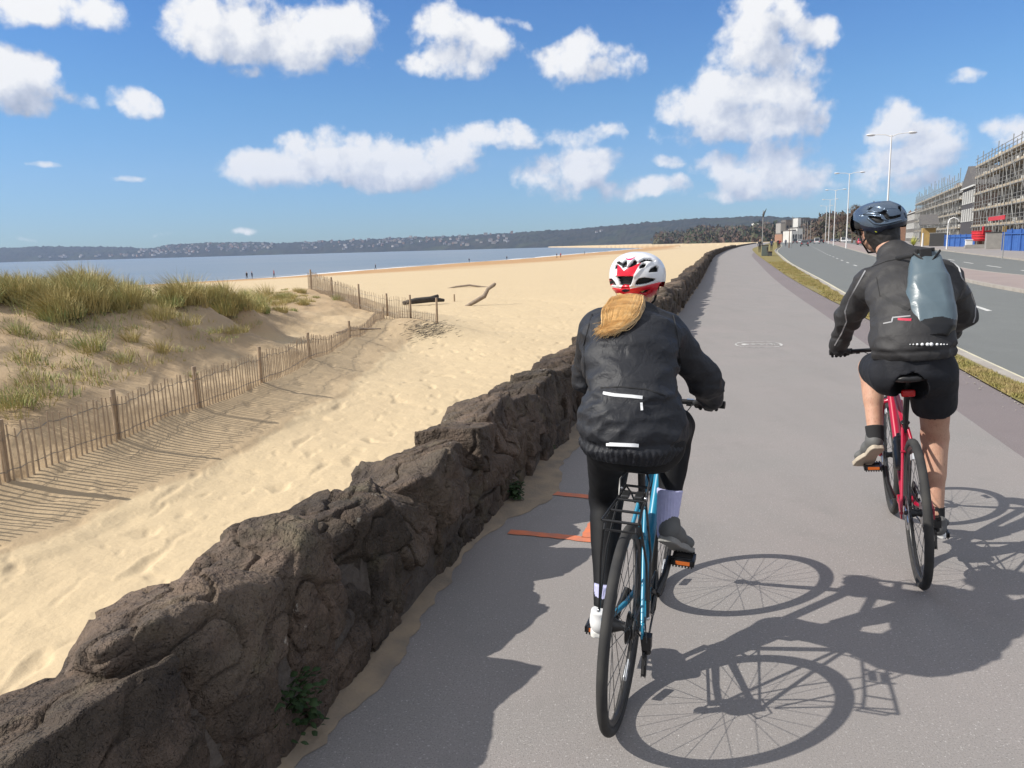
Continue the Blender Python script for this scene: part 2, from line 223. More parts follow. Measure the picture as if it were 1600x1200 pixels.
class MB:
    def __init__(s): s.v = []; s.f = []; s.m = []; s.cur = 0
    def add(s, vs, fs):
        n = len(s.v); s.v.extend([tuple(v) for v in vs]); s.f.extend([tuple(i + n for i in f) for f in fs]); s.m.extend([s.cur] * len(fs)); return s
    def box(s, c, d, ax=None, taper=1.0):
        """centre, full dims, optional 3 axis vectors"""
        ax = ax or (Vector((1, 0, 0)), Vector((0, 1, 0)), Vector((0, 0, 1))); c = Vector(c); vs = []
        for k in (-1, 1):
            t = taper if k > 0 else 1
            for i, j in ((-1, -1), (1, -1), (1, 1), (-1, 1)): vs.append(c + ax[0] * (i * d[0] / 2 * t) + ax[1] * (j * d[1] / 2 * t) + ax[2] * (k * d[2] / 2))
        return s.add(vs, [(3, 2, 1, 0), (4, 5, 6, 7), (0, 1, 5, 4), (1, 2, 6, 5), (2, 3, 7, 6), (3, 0, 4, 7)])
    def tube(s, pts, r, n=8, closed=False, cap=True, flat=1.0):
        P = [Vector(p) for p in pts]; m = len(P); R = list(r) if hasattr(r, '__len__') else [r] * m
        ref = None; vs = []
        for i, p in enumerate(P):
            if closed: t = P[(i + 1) % m] - P[i - 1]
            else: t = P[min(i + 1, m - 1)] - P[max(i - 1, 0)]
            if t.length < 1e-9: t = Vector((0, 0, 1))
            t.normalize()
            if ref is None: ref = Vector((0, 0, 1)) if abs(t.z) < .9 else Vector((1, 0, 0)); 
            a = ref - t * ref.dot(t)
            if a.length < 1e-6: a = t.orthogonal()
            a.normalize(); b = t.cross(a); ref = a
            for k in range(n): th = 2 * math.pi * k / n; vs.append(p + a * (R[i] * math.cos(th)) + b * (R[i] * flat * math.sin(th)))
        fs = []
        for i in range(m if closed else m - 1):
            j = (i + 1) % m
            for k in range(n): k2 = (k + 1) % n; fs.append((i * n + k, i * n + k2, j * n + k2, j * n + k))
        if cap and not closed: fs.append(tuple(range(n - 1, -1, -1))); fs.append(tuple((m - 1) * n + k for k in range(n)))
        return s.add(vs, fs)
    def cyl(s, a, b, r, n=12, r2=None): return s.tube([a, b], [r, r if r2 is None else r2], n)
    def ring(s, c, axis, R, r, n=48, k=8, flat=1.0):
        axis = Vector(axis).normalized(); u = axis.orthogonal().normalized(); w = axis.cross(u); c = Vector(c)
        vs = []; fs = []
        for i in range(n):
            th = 2 * math.pi * i / n; d = u * math.cos(th) + w * math.sin(th)
            for j in range(k): ph = 2 * math.pi * j / k; vs.append(c + d * (R + r * math.cos(ph)) + axis * (r * flat * math.sin(ph)))
        for i in range(n):
            for j in range(k): fs.append((i * k + j, ((i + 1) % n) * k + j, ((i + 1) % n) * k + (j + 1) % k, i * k + (j + 1) % k))
        return s.add(vs, fs)
    def disc(s, c, axis, R, th, n=32, hole=0):
        axis = Vector(axis).normalized(); u = axis.orthogonal().normalized(); w = axis.cross(u); c = Vector(c); vs = []; fs = []
        for side in (-.5, .5):
            for rr in (hole or R * .02, R):
                for i in range(n): t = 2 * math.pi * i / n; vs.append(c + axis * th * side + u * (rr * math.cos(t)) + w * (rr * math.sin(t)))
        for i in range(n):
            j = (i + 1) % n
            fs += [(i, j, n + j, n + i), (2 * n + i, 3 * n + i, 3 * n + j, 2 * n + j), (n + i, n + j, 3 * n + j, 3 * n + i), (i, 2 * n + i, 2 * n + j, j)]
        return s.add(vs, fs)
    def ball(s, c, r, n=10, m=7):
        r = Vector(r) if hasattr(r, '__len__') else Vector((r, r, r)); vs = []; fs = []
        for i in range(m + 1):
            ph = math.pi * i / m
            for j in range(n): th = 2 * math.pi * j / n; vs.append((c[0] + r.x * math.sin(ph) * math.cos(th), c[1] + r.y * math.sin(ph) * math.sin(th), c[2] + r.z * math.cos(ph)))
        for i in range(m):
            for j in range(n): fs.append((i * n + j, i * n + (j + 1) % n, (i + 1) * n + (j + 1) % n, (i + 1) * n + j))
        return s.add(vs, fs)
    def build(s, name, mats, parent=None, smooth=False, bevel=0):
        me = bpy.data.meshes.new(name); me.from_pydata(s.v, [], s.f)
        for m in (mats if isinstance(mats, (list, tuple)) else [mats]): me.materials.append(m)
        if max(s.m, default=0) > 0: me.polygons.foreach_set('material_index', s.m)
        me.polygons.foreach_set('use_smooth', [smooth] * len(me.polygons)); me.update()
        o = bpy.data.objects.new(name, me); COL.objects.link(o)
        if smooth:
            me.set_sharp_from_angle(angle=rad(48))
        if bevel: b = o.modifiers.new('bevel', 'BEVEL'); b.width = bevel; b.segments = 2; b.limit_method = 'ANGLE'
        if parent: o.parent = parent
        return o
def copy_tree(o, parent=None):
    c = o.copy(); COL.objects.link(c)
    if parent: c.parent = parent
    for ch in o.children: copy_tree(ch, c)
    return c
# vectorised gradient noise
_rng = np.random.RandomState(7); _perm = np.tile(_rng.permutation(256), 3); _g3 = _rng.normal(size=(256, 3)); _g3 /= np.linalg.norm(_g3, axis=1)[:, None]
def perlin(p):
    p = np.asarray(p, dtype=np.float64); i = np.floor(p).astype(np.int64); f = p - i; i &= 255; u = f * f * f * (f * (f * 6 - 15) + 10); out = 0
    for dx in (0, 1):
        for dy in (0, 1):
            for dz in (0, 1):
                h = _perm[_perm[_perm[i[..., 0] + dx] + i[..., 1] + dy] + i[..., 2] + dz]
                g = _g3[h]; d = g[..., 0] * (f[..., 0] - dx) + g[..., 1] * (f[..., 1] - dy) + g[..., 2] * (f[..., 2] - dz)
                out = out + d * (u[..., 0] if dx else 1 - u[..., 0]) * (u[..., 1] if dy else 1 - u[..., 1]) * (u[..., 2] if dz else 1 - u[..., 2])
    return out * 1.5
def fbm(p, o=4, lac=2.03, gain=.5):
    a = 1.; s = 0; q = np.asarray(p, float)
    for k in range(o): s = s + a * perlin(q); q = q * lac + 17.3; a *= gain
    return s
def sstep(a, b, x): t = np.clip((x - a) / (b - a), 0, 1); return t * t * (3 - 2 * t)

# signed distance surfaces -> smooth quads (naive surface nets)
def nets(f, lo, hi, h):
    lo = np.array(lo, float); n = np.ceil((np.array(hi) - lo) / h).astype(int) + 1
    gx, gy, gz = [lo[i] + h * np.arange(n[i]) for i in range(3)]
    D = np.empty(n, np.float32)
    for a in range(0, n[0], 16):
        X = np.stack(np.meshgrid(gx[a:a + 16], gy, gz, indexing='ij'), -1); D[a:a + 16] = f(X)
    D[0] = D[-1] = 1; D[:, 0] = D[:, -1] = 1; D[:, :, 0] = D[:, :, -1] = 1
    s = D < 0; c = np.zeros(tuple(n - 1), int)
    for i in (0, 1):
        for j in (0, 1):
            for k in (0, 1): c += s[i:n[0] - 1 + i, j:n[1] - 1 + j, k:n[2] - 1 + k]
    act = (c > 0) & (c < 8); idx = -np.ones(act.shape, int); cells = np.argwhere(act); idx[act] = np.arange(len(cells))
    acc = np.zeros((len(cells), 3)); cnt = np.zeros(len(cells))
    offs = [(i, j, k) for i in (0, 1) for j in (0, 1) for k in (0, 1)]
    for a in offs:
        for ax in range(3):
            if a[ax]: continue
            b = list(a); b[ax] = 1
            A = cells + a; B = cells + b; da = D[A[:, 0], A[:, 1], A[:, 2]]; db = D[B[:, 0], B[:, 1], B[:, 2]]; m = (da < 0) != (db < 0)
            t = np.where(m, da / np.where(m, da - db, 1), 0); acc += np.where(m[:, None], A + (B - A) * t[:, None], 0); cnt += m
    V = lo + acc / cnt[:, None] * h; Q = []
    for ax in range(3):
        sl0 = [slice(None)] * 3; sl1 = [slice(None)] * 3; sl0[ax] = slice(0, -1); sl1[ax] = slice(1, None)
        x = s[tuple(sl0)] != s[tuple(sl1)]; e = np.argwhere(x); b, cc = [(1, 2), (2, 0), (0, 1)][ax]
        ok = (e[:, b] > 0) & (e[:, cc] > 0) & (e[:, b] < n[b] - 1) & (e[:, cc] < n[cc] - 1); e = e[ok]
        ob = np.zeros(3, int); ob[b] = 1; oc = np.zeros(3, int); oc[cc] = 1
        q = np.stack([idx[tuple((e - ob - oc).T)], idx[tuple((e - oc).T)], idx[tuple(e.T)], idx[tuple((e - ob).T)]], 1)
        fl = s[tuple(e.T)]; q = np.where(fl[:, None], q, q[:, ::-1]); Q.append(q)
    return V, np.concatenate(Q)
def smin(a, b, k): h = np.clip(.5 + .5 * (b - a) / k, 0, 1); return b * (1 - h) + a * h - k * h * (1 - h)
def cap(X, a, b, r1, r2, pinch=None):
    a = np.array(a, float); b = np.array(b, float); ab = b - a; t = np.clip(((X - a) @ ab) / (ab @ ab), 0, 1); r = r1 + (r2 - r1) * t
    if pinch: r = r + pinch[1] * np.exp(-((t - pinch[0]) / pinch[2]) ** 2)
    return np.linalg.norm(X - a - t[..., None] * ab, axis=-1) - r
def ell(X, c, r, R=None):
    q = X - np.array(c, float)
    if R is not None: q = q @ np.array(R)
    r = np.array(r, float); return (np.linalg.norm(q / r, axis=-1) - 1) * r.min()
def spine(X, st, side=(0, 1, 0)):
    """lofted elliptic body through stations (x,y,z, half-width, half-depth)"""
    st = [np.array(q, float) for q in st]; best = None; side0 = np.array(side, float)
    for i in range(len(st) - 1):
        a, b = st[i], st[i + 1]; ab = b[:3] - a[:3]; L2 = ab @ ab; t = np.clip(((X - a[:3]) @ ab) / L2, 0, 1); c = a[:3] + t[..., None] * ab; q = X - c
        ax = ab / math.sqrt(L2); sd_ = side0 - ax * (side0 @ ax); sd_ /= np.linalg.norm(sd_); dp = np.cross(ax, sd_)
        w = a[3] + (b[3] - a[3]) * t; d = a[4] + (b[4] - a[4]) * t; m = np.minimum(w, d)
        e = (np.sqrt(((q @ sd_) / w) ** 2 + ((q @ dp) / d) ** 2 + ((q @ ax) / (m * .8)) ** 2) - 1) * m
        best = e if best is None else smin(best, e, .03)
    return best

# ------------------------------------------------------------------ where things stand (world metres; the road side is level, the beach lies lower)
CAMP = Vector((0, 0, CAM_H))
def at(px, py, Y):
    d = fw + cr * ((px - 800) / FPX) - cu * ((py - 600) / FPX); return CAMP + d * (Y / d.y)
def gnd(px, py, z=0.0):
    d = fw + cr * ((px - 800) / FPX) - cu * ((py - 600) / FPX); return CAMP + d * ((z - CAM_H) / d.z)
YS = np.concatenate([np.arange(-4, 20, .25), 20 * 1.03 ** np.arange(0, 112)])
def line(pts, k=9):
    p = np.array(pts, float); x = np.interp(YS, p[:, 0], p[:, 1]); s0 = (p[1, 1] - p[0, 1]) / (p[1, 0] - p[0, 0]); s1 = (p[-1, 1] - p[-2, 1]) / (p[-1, 0] - p[-2, 0])
    x = np.where(YS < p[0, 0], p[0, 1] + (YS - p[0, 0]) * s0, x); x = np.where(YS > p[-1, 0], p[-1, 1] + (YS - p[-1, 0]) * s1, x)
    xs = x - YS * .3; pad = np.pad(xs, k, mode='edge'); pad[:k] = xs[0] - (xs[1] - xs[0]) * np.arange(k, 0, -1); ker = np.hanning(2 * k + 1); ker /= ker.sum(); return np.convolve(pad, ker, 'valid') + YS * .3
L_wall = line([(1.7, -.93), (2.23, -.78), (2.82, -.64), (3.72, -.35), (4.36, -.17), (5.23, .08), (6.29, .42), (10.96, 1.85), (17.95, 3.93), (32.7, 8.1), (85, 22.4), (142.7, 40), (244, 73.3), (382, 121)])
L_path = line([(5.4, 4.42), (7.13, 4.86), (8.95, 5.39), (13.12, 6.55), (18.67, 8.05), (25.6, 9.9), (35.2, 12.6), (89, 28.4), (150, 46.8), (244, 79), (382, 128)])
L_kerb = line([(8.4, 5.7), (10.37, 6.24), (16.5, 8.0), (22.8, 9.85), (30, 12.15), (56.6, 20.3), (120, 41), (204, 71.5), (382, 133)])
L_dash = line([(14.95, 10.05), (17.28, 10.8), (51.3, 22.6), (62.6, 26.7), (84, 34.4), (111.9, 44.8), (223, 86), (400, 152)])
L_med = line([(22.2, 14.85), (26.5, 16.0), (78.7, 36.3), (124, 53.9), (520, 209)])
L_medR = line([(29.9, 19.9), (35.1, 20.9), (84, 41.5), (124, 57.6), (520, 216)])
L_dsh2 = line([(35.4, 23.6), (48, 28.2), (90, 46), (130, 63.5), (520, 223)])
L_far = line([(48.5, 32.2), (88.3, 49), (130, 68), (520, 231)])
L_bldg = line([(0, 15.5), (70, 46.3), (77.5, 49.5), (123, 69), (520, 248)])
def X(L, y): return np.interp(y, YS, L)
def sheet(name, La, Lb, z, m, y0=-4, y1=520, n=2, kind='structure', za=None):
    k = (YS >= y0) & (YS <= y1); V = []; ys = YS[k]
    for i in range(n): t = i / (n - 1); V.append(np.stack([La[k] * (1 - t) + Lb[k] * t, ys, np.full(k.sum(), z if za is None else z * t + za * (1 - t))], 1))
    V = np.stack(V, 1).reshape(-1, 3); m_ = k.sum(); a = np.arange(m_ - 1)[:, None] * n + np.arange(n - 1)[None]; a = a.ravel()
    return tag(np_mesh(name, V, np.stack([a, a + 1, a + n + 1, a + n], 1), m), kind=kind)
one = np.ones_like(YS)
seam = line([(5.4, 3.72), (7.13, 4.18), (13.12, 5.85), (18.67, 7.35), (25.6, 9.2), (35.2, 11.9), (89, 27.7), (382, 127.3)])
sheet('path', L_wall - .3, seam, 0, m_path, n=6)
sheet('path_edge_strip', seam, L_path, 0, m_lane)
sheet('verge', L_path, L_kerb - .14, .012, m_vground, n=5)
def kerb(name, L, z0, z1, w=.13):
    k = (YS > -4) & (YS < 520); ys = YS[k]; x = L[k]; V = np.concatenate([np.stack([x - w, ys, one[k] * z1], 1), np.stack([x, ys, one[k] * z1], 1), np.stack([x + .01, ys, one[k] * z0], 1), np.stack([x - w, ys, one[k] * z0], 1)]); m_ = k.sum(); a = np.arange(m_ - 1)
    tag(np_mesh(name, V, np.concatenate([np.stack([a + i * m_, a + ((i + 1) % 4) * m_, a + ((i + 1) % 4) * m_ + 1, a + i * m_ + 1], 1) for i in range(4)]), m_kerb), kind='structure')
kerb('kerb', L_kerb, -.16, .02)
sheet('road', L_kerb + .012, L_med - .012, -.1, m_road, n=3); sheet('far_carriageway', L_medR + .14, L_far - .14, -.1, m_road, n=3)
kerb('median_kerb', L_med + .13, -.16, .0); kerb('median_far_kerb', L_medR + .13, -.16, .0); kerb('far_kerb', L_far, -.16, .0)
sheet('median', L_med + .13, L_medR, -.004, m_median); sheet('pavement', L_far + .0, L_bldg + 4, -.004, m_pave)
def stripes(name, L, off, w, on, gap, y0, y1, m, z):
    mb = MB(); y = y0
    while y < y1:
        ye = min(y + on, y1); x0, x1 = X(L, y) + off, X(L, ye) + off; mb.add([(x0, y, z), (x0 + w, y, z), (x1 + w, ye, z), (x1, ye, z)], [(0, 1, 2, 3)]); y = ye + gap
    tag(mb.build(name, m), kind='structure')
stripes('edge_line', L_kerb, .16, .12, .5, 0, 3, 300, m_yellow, -.096)
stripes('lane_dashes', L_dash, -.06, .13, 2.0, 4.0, 5.3, 300, m_white, -.096)
stripes('far_lane_dashes', L_dsh2, -.06, .14, 3.0, 3.5, 20, 300, m_white, -.096)
stripes('far_edge_line', L_medR, .3, .1, .9, 0, 20, 300, m_white, -.096)

# ------------------------------------------------------------------ beach, dunes, sea
WL = np.array([(-190, 60), (-81.5, 160), (-62, 186), (-53, 219), (-41.6, 259), (-24, 311), (1.7, 369), (46.5, 535), (96, 706), (155, 916), (224, 1155), (330, 1500)], float)
def pld(x, y, P):
    """signed distance to a polyline (positive on its right when walking along it)"""
    best = np.full(x.shape, 1e9); sg = np.ones(x.shape)
    for a, b in zip(P[:-1], P[1:]):
        d = b - a; L2 = d @ d; t = np.clip(((x - a[0]) * d[0] + (y - a[1]) * d[1]) / L2, 0, 1); dx = x - a[0] - t * d[0]; dy = y - a[1] - t * d[1]; q = np.hypot(dx, dy)
        m = q < best; best = np.where(m, q, best); sg = np.where(m, np.sign(dx * d[1] - dy * d[0]), sg)
    return best * sg
FEN = np.array([(-8.2, 6.0), (-7.17, 10.6), (-6.65, 12.7), (-6.28, 15.2), (-5.9, 18.0), (-5.72, 21.8), (-5.64, 27.0), (-5.42, 33.0), (-4.36, 33.5), (-3.1, 32.5)], float)
FEN2 = np.array([(-17, 52), (-10.62, 42), (-6.85, 35.0), (-4.36, 33.5)], float)
_pc = lambda px, py, D: tuple(at(px, py, D))
CP = [_pc(0, 460, 18), _pc(60, 462, 18.6), _pc(150, 460, 20), _pc(230, 466, 21.5), _pc(300, 470, 22.5), _pc(380, 480, 25.5), _pc(430, 482, 30), _pc(-150, 470, 15.5), _pc(-350, 480, 13.5), _pc(0, 540, 15.0), _pc(150, 545, 16.4), _pc(200, 540, 17.3), _pc(250, 550, 17.8), _pc(270, 500, 19.5), _pc(330, 530, 20), _pc(60, 600, 13.1), (-22,17,.2),(-26,22,-.5),(-20,28,-.9),(-14.5,30,-1.0),(-15,23.5,-.1),(-12.3,26.5,-.5),(-18,20,.2),(-16,40,-1.2),
      (-6.53,19.5,-1.25),(-6.9,15.8,-1.15),(-8.51,25,-.95),(-7.84,27,-1.16),(-7.67,31,-1.1),(-13,9,.3),(-9.7,8,-.8),
      (-7.17,10.6,-1.46),(-6.65,12.7,-1.44),(-6.28,15.2,-1.43),(-5.9,18,-1.42),(-5.72,21.8,-1.41),(-5.64,27,-1.37),(-5.42,33,-1.31),(-3.1,32.5,-1.46),(-4.36,33.5,-1.38),(-6.85,35,-.95),(-10.62,42,-.35),(-8.2,6,-1.5),(-9,2,-1.5),(-13,2,-.5),(-17,52,-1.0),
      (-7.3,28.5,-1.12),(-6.3,31,-1.15),(-6.2,25,-1.33)]
for (x, y), (x2, y2) in zip(FEN[:-3], FEN[1:-2]): CP += [((x + x2) / 2 + .75, (y + y2) / 2, -1.68), (x + 1.6, y, -1.88)]
CP += [(x, y, None) for x, y in [(-3.5, 2), (-3.5, 8), (-3, 14), (-2.5, 20), (-1, 27), (-2.5, 28), (1, 38), (-3, 40), (-1.5, 34), (-6, 46), (-12, 58), (-24, 50), (-34, 36), (-38, 18), (-30, 5), (5, 50), (-4.5, -4), (-6, 4), (-14, -8), (-30, -10), (0, 60), (-30, 65), (-45, 45), (-50, 5)]]
def beach0(x, y):
    dw = pld(x, y, WL); return -4.3 + 2.36 * (1 - np.exp(-np.clip(dw, -60, 1e9) / 48) ) / (1 - math.exp(-110 / 48)) * 1.0, dw
def clampb(z): return np.minimum(z, -1.95)
_cp = np.array([(x, y) for x, y, z in CP], float); _cz0 = clampb(beach0(_cp[:, 0], _cp[:, 1])[0]); _cz = np.array([0 if z is None else z - z0 for (x, y, z), z0 in zip(CP, _cz0)])
def _tps(r): return np.where(r > 1e-9, r * r * np.log(r + 1e-12), 0)
_n = len(_cp); _K = _tps(np.linalg.norm(_cp[:, None] - _cp[None], axis=2)) + np.eye(_n) * .02; _A = np.zeros((_n + 3, _n + 3)); _A[:_n, :_n] = _K; _A[:_n, _n] = 1; _A[:_n, n_ := _n + 1] = _cp[:, 0]; _A[:_n, _n + 2] = _cp[:, 1]; _A[_n:, :_n] = _A[:_n, _n:].T
_w = np.linalg.solve(_A, np.concatenate([_cz, [0, 0, 0]]))
def zsand(x, y, detail=True):
    x = np.asarray(x, float); y = np.asarray(y, float); z, dw = beach0(x, y); z = clampb(z)
    near = (x > -55) & (x < 25) & (y < 75) & (y > -20); res = np.zeros_like(z)
    if near.any():
        xn, yn = x[near], y[near]; r = _w[_n] + _w[_n + 1] * xn + _w[_n + 2] * yn
        for i in range(_n): r = r + _w[i] * _tps(np.hypot(xn - _cp[i, 0], yn - _cp[i, 1]))
        win = sstep(-50, -32, xn) * (1 - sstep(45, 64, yn)) * sstep(-18, -6, yn) * (1 - sstep(-1, 3, xn - yn * .28)); df = pld(xn, yn, FEN[:8]); n3 = perlin(np.stack([xn * .5, yn * .5, xn * 0], 1))
        r = np.clip(r, -.1, 3) * win; inb = (yn < 34)
        r += inb * np.where(df > 0, .03 * (1 - sstep(1.5, 1.75, df + n3 * .45)) * sstep(.3, 1.2, df) , 0)
        # mound gathered round the fence corner
        r += .16 * np.exp(-((xn + 4.4) ** 2 + (yn - 30.5) ** 2) / 2.6)
        res[near] = r
    z = z + res
    if detail:
        p = np.stack([x, y, x * 0], -1); k = np.clip(1.2 - np.hypot(x, y) / 90, 0, 1); dn = sstep(.25, .9, res)
        z = z + k * (.035 * fbm(p * .45, 3) + dn * .17 * fbm(p * .55 + 5, 4) + .012 * fbm(p * 2.2 + 9, 2))
        foot = np.maximum(0, perlin(p * np.array([2.6, 1.5, 1]) + 31) - .3); z = z - k * (1 - .6 * dn) * .13 * foot - k * .05 * np.maximum(0, perlin(p * np.array([5.2, 3.1, 1]) + 71) - .34) + k * .05 * np.maximum(0, perlin(p * np.array([2.6, 1.5, 1]) + np.array([31.16, 31.05, 31])) - .36)
    return z, res, dw
def terrain():
    ang = np.radians(np.concatenate([np.linspace(-75, -42, 40, endpoint=False), np.linspace(-42, 24, 640, endpoint=False), np.linspace(24, 60, 80)]))
    R = np.concatenate([np.geomspace(1.2, 4, 40, endpoint=False), np.geomspace(4, 60, 560, endpoint=False), np.geomspace(60, 6000, 124)])
    A, RR = np.meshgrid(ang, R); x = (RR * np.sin(A)).ravel(); y = (RR * np.cos(A)).ravel(); z, res, dw = zsand(x, y)
    xw = X(L_wall, y); side = x - xw; land = -.3 + 0 * x; t = sstep(-.42, -.3, side)
    z = z * (1 - t) + land * t; far = sstep(430, 700, y) * sstep(15, 90, dw); z = np.where(side < -.42, z * (1 - far) + (-1.5) * far, z)
    # the bay closes behind the water under the far hills
    wet = sstep(0, 1, 1 - (dw - 3) / 88 + .25 * perlin(np.stack([x * .02, y * .02, x * 0], 1))) * (x < xw) * (z < -2.0); wet = np.clip(wet, 0, 1) * .95
    wet = np.where(y > 30, sstep(.12, .42, wet), 0)
    dfa = np.full(x.shape, 9.); nb = (x > -14) & (x < 2) & (y > 3) & (y < 36); dfa[nb] = pld(x[nb], y[nb], FEN[:8]) + .35 * perlin(np.stack([x[nb] * .6, y[nb] * .6, x[nb] * 0], 1)) + .1 * perlin(np.stack([x[nb] * 2.6, y[nb] * 2.6, x[nb] * 0], 1)); dune = np.maximum(sstep(.3, 1.2, res) * .62, sstep(-3.5, -.5, dfa) * (1 - sstep(1.5, 1.68, dfa)) * .42)  # dune: painted shade of slopes turned from the sun, plus coarser bank sand
    n, m = RR.shape; a = (np.arange(n - 1)[:, None] * m + np.arange(m - 1)[None]).ravel()
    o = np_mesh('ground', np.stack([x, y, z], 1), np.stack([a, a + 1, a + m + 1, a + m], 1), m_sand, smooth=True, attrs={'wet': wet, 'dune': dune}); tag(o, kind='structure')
terrain()
tag(np_mesh('sea', [(-6800, -2500, -4.32), (6800, -2500, -4.32), (6800, 6700, -4.32), (-6800, 6700, -4.32)], np.array([[0, 1, 2, 3]]), m_sea), kind='structure')
def foam():
    mb = MB(); rg = random.Random(3); P = [Vector((a, b, 0)) for a, b in WL[:-1]]; D = []
    for a, b in zip(P[:-1], P[1:]):
        n = max(2, int((b - a).length / 4)); D += [a.lerp(b, i / n) for i in range(n)]
    for off, w0, z in ((-1.0, 4.2, -4.285), (-8.5, 1.0, -4.29)):
        vs = []; fs = []
        for i, p in enumerate(D[:-1]):
            t = (D[i + 1] - p).normalized(); nn = Vector((t.y, -t.x, 0)); nz = float(perlin(np.array([[i * .23 + off, .3, .7]]))[0]); n2 = float(perlin(np.array([[i * .11 + off * 3, 5.3, .7]]))[0])
            w = max(.15, w0 * (.75 + .9 * n2)); c = p + nn * (off + nz * 1.5 + 1.3); vs += [(c.x, c.y, z), (c.x - nn.x * w, c.y - nn.y * w, z)]
        for i in range(len(vs) // 2 - 1): fs.append((2 * i, 2 * i + 1, 2 * i + 3, 2 * i + 2))
        mb.add(vs, fs)
    tag(mb.build('surf_foam', m_foam), kind='structure')
foam()

# ------------------------------------------------------------------ stone wall
def wall_frames(ds):
    k = YS <= 420; pts = np.stack([L_wall[k], YS[k]], 1); seg = np.hypot(*np.diff(pts, axis=0).T); s = np.concatenate([[0], np.cumsum(seg)]); return pts, s
WP, WS = wall_frames(0)
def wpt(s):
    x = np.interp(s, WS, WP[:, 0]); y = np.interp(s, WS, WP[:, 1]); x2 = np.interp(s + .2, WS, WP[:, 0]); y2 = np.interp(s + .2, WS, WP[:, 1]); t = np.stack([x2 - x, y2 - y], -1); t /= np.linalg.norm(t, axis=-1)[..., None]; return x, y, t
_ico = {}
def ico(k):
    if k not in _ico:
        bm = bmesh.new(); bmesh.ops.create_icosphere(bm, subdivisions=k, radius=1); bm.verts.ensure_lookup_table(); _ico[k] = (np.array([v.co[:] for v in bm.verts]), np.array([[v.index for v in f.verts] for f in bm.faces])); bm.free()
    return _ico[k]
def rock(c, dims, R, k, seed, rough=1.0, ncut=10, p=26, lowcut=.84):
    rg = np.random.RandomState(seed); d, f = ico(k); pl = [(1, 0, 0), (-1, 0, 0), (0, 1, 0), (0, -1, 0), (0, 0, 1), (0, 0, -1)]; N = [np.array(q, float) for q in pl]; H = [1 * rg.uniform(.85, 1.1) for _ in pl]
    for _ in range(ncut): q = rg.normal(size=3); q /= np.linalg.norm(q); N.append(q); H.append(rg.uniform(lowcut, 1.3))
    N = np.array(N); H = np.array(H); D = d @ N.T; r = (np.sum((np.maximum(D, 0) / H) ** p, axis=1)) ** (-1 / p); v = d * r[:, None] * (np.array(dims) / 2); o = rg.uniform(0, 50, 3)
    w = v * np.array([1, 1, 1]) + o; nn = d / np.array(dims); nn /= np.linalg.norm(nn, axis=1)[:, None]; s = min(dims)
    disp = .06 * s * fbm(w * 2.6, 2) - .05 * s * np.abs(perlin(w * np.array([5, 5, 9]))) - .045 * s * sstep(.0, .05, perlin(w * 3.1)) + .02 * s * np.abs(perlin(w * 9))
    if k >= 5: disp = disp + .018 * s * fbm(w * 15, 3) - .08 * s * np.maximum(0, .07 - np.abs(perlin(w * 5.5))) / .07
    v = v + nn * (disp * rough)[:, None]
    return v @ np.array(R).T + np.array(c), f
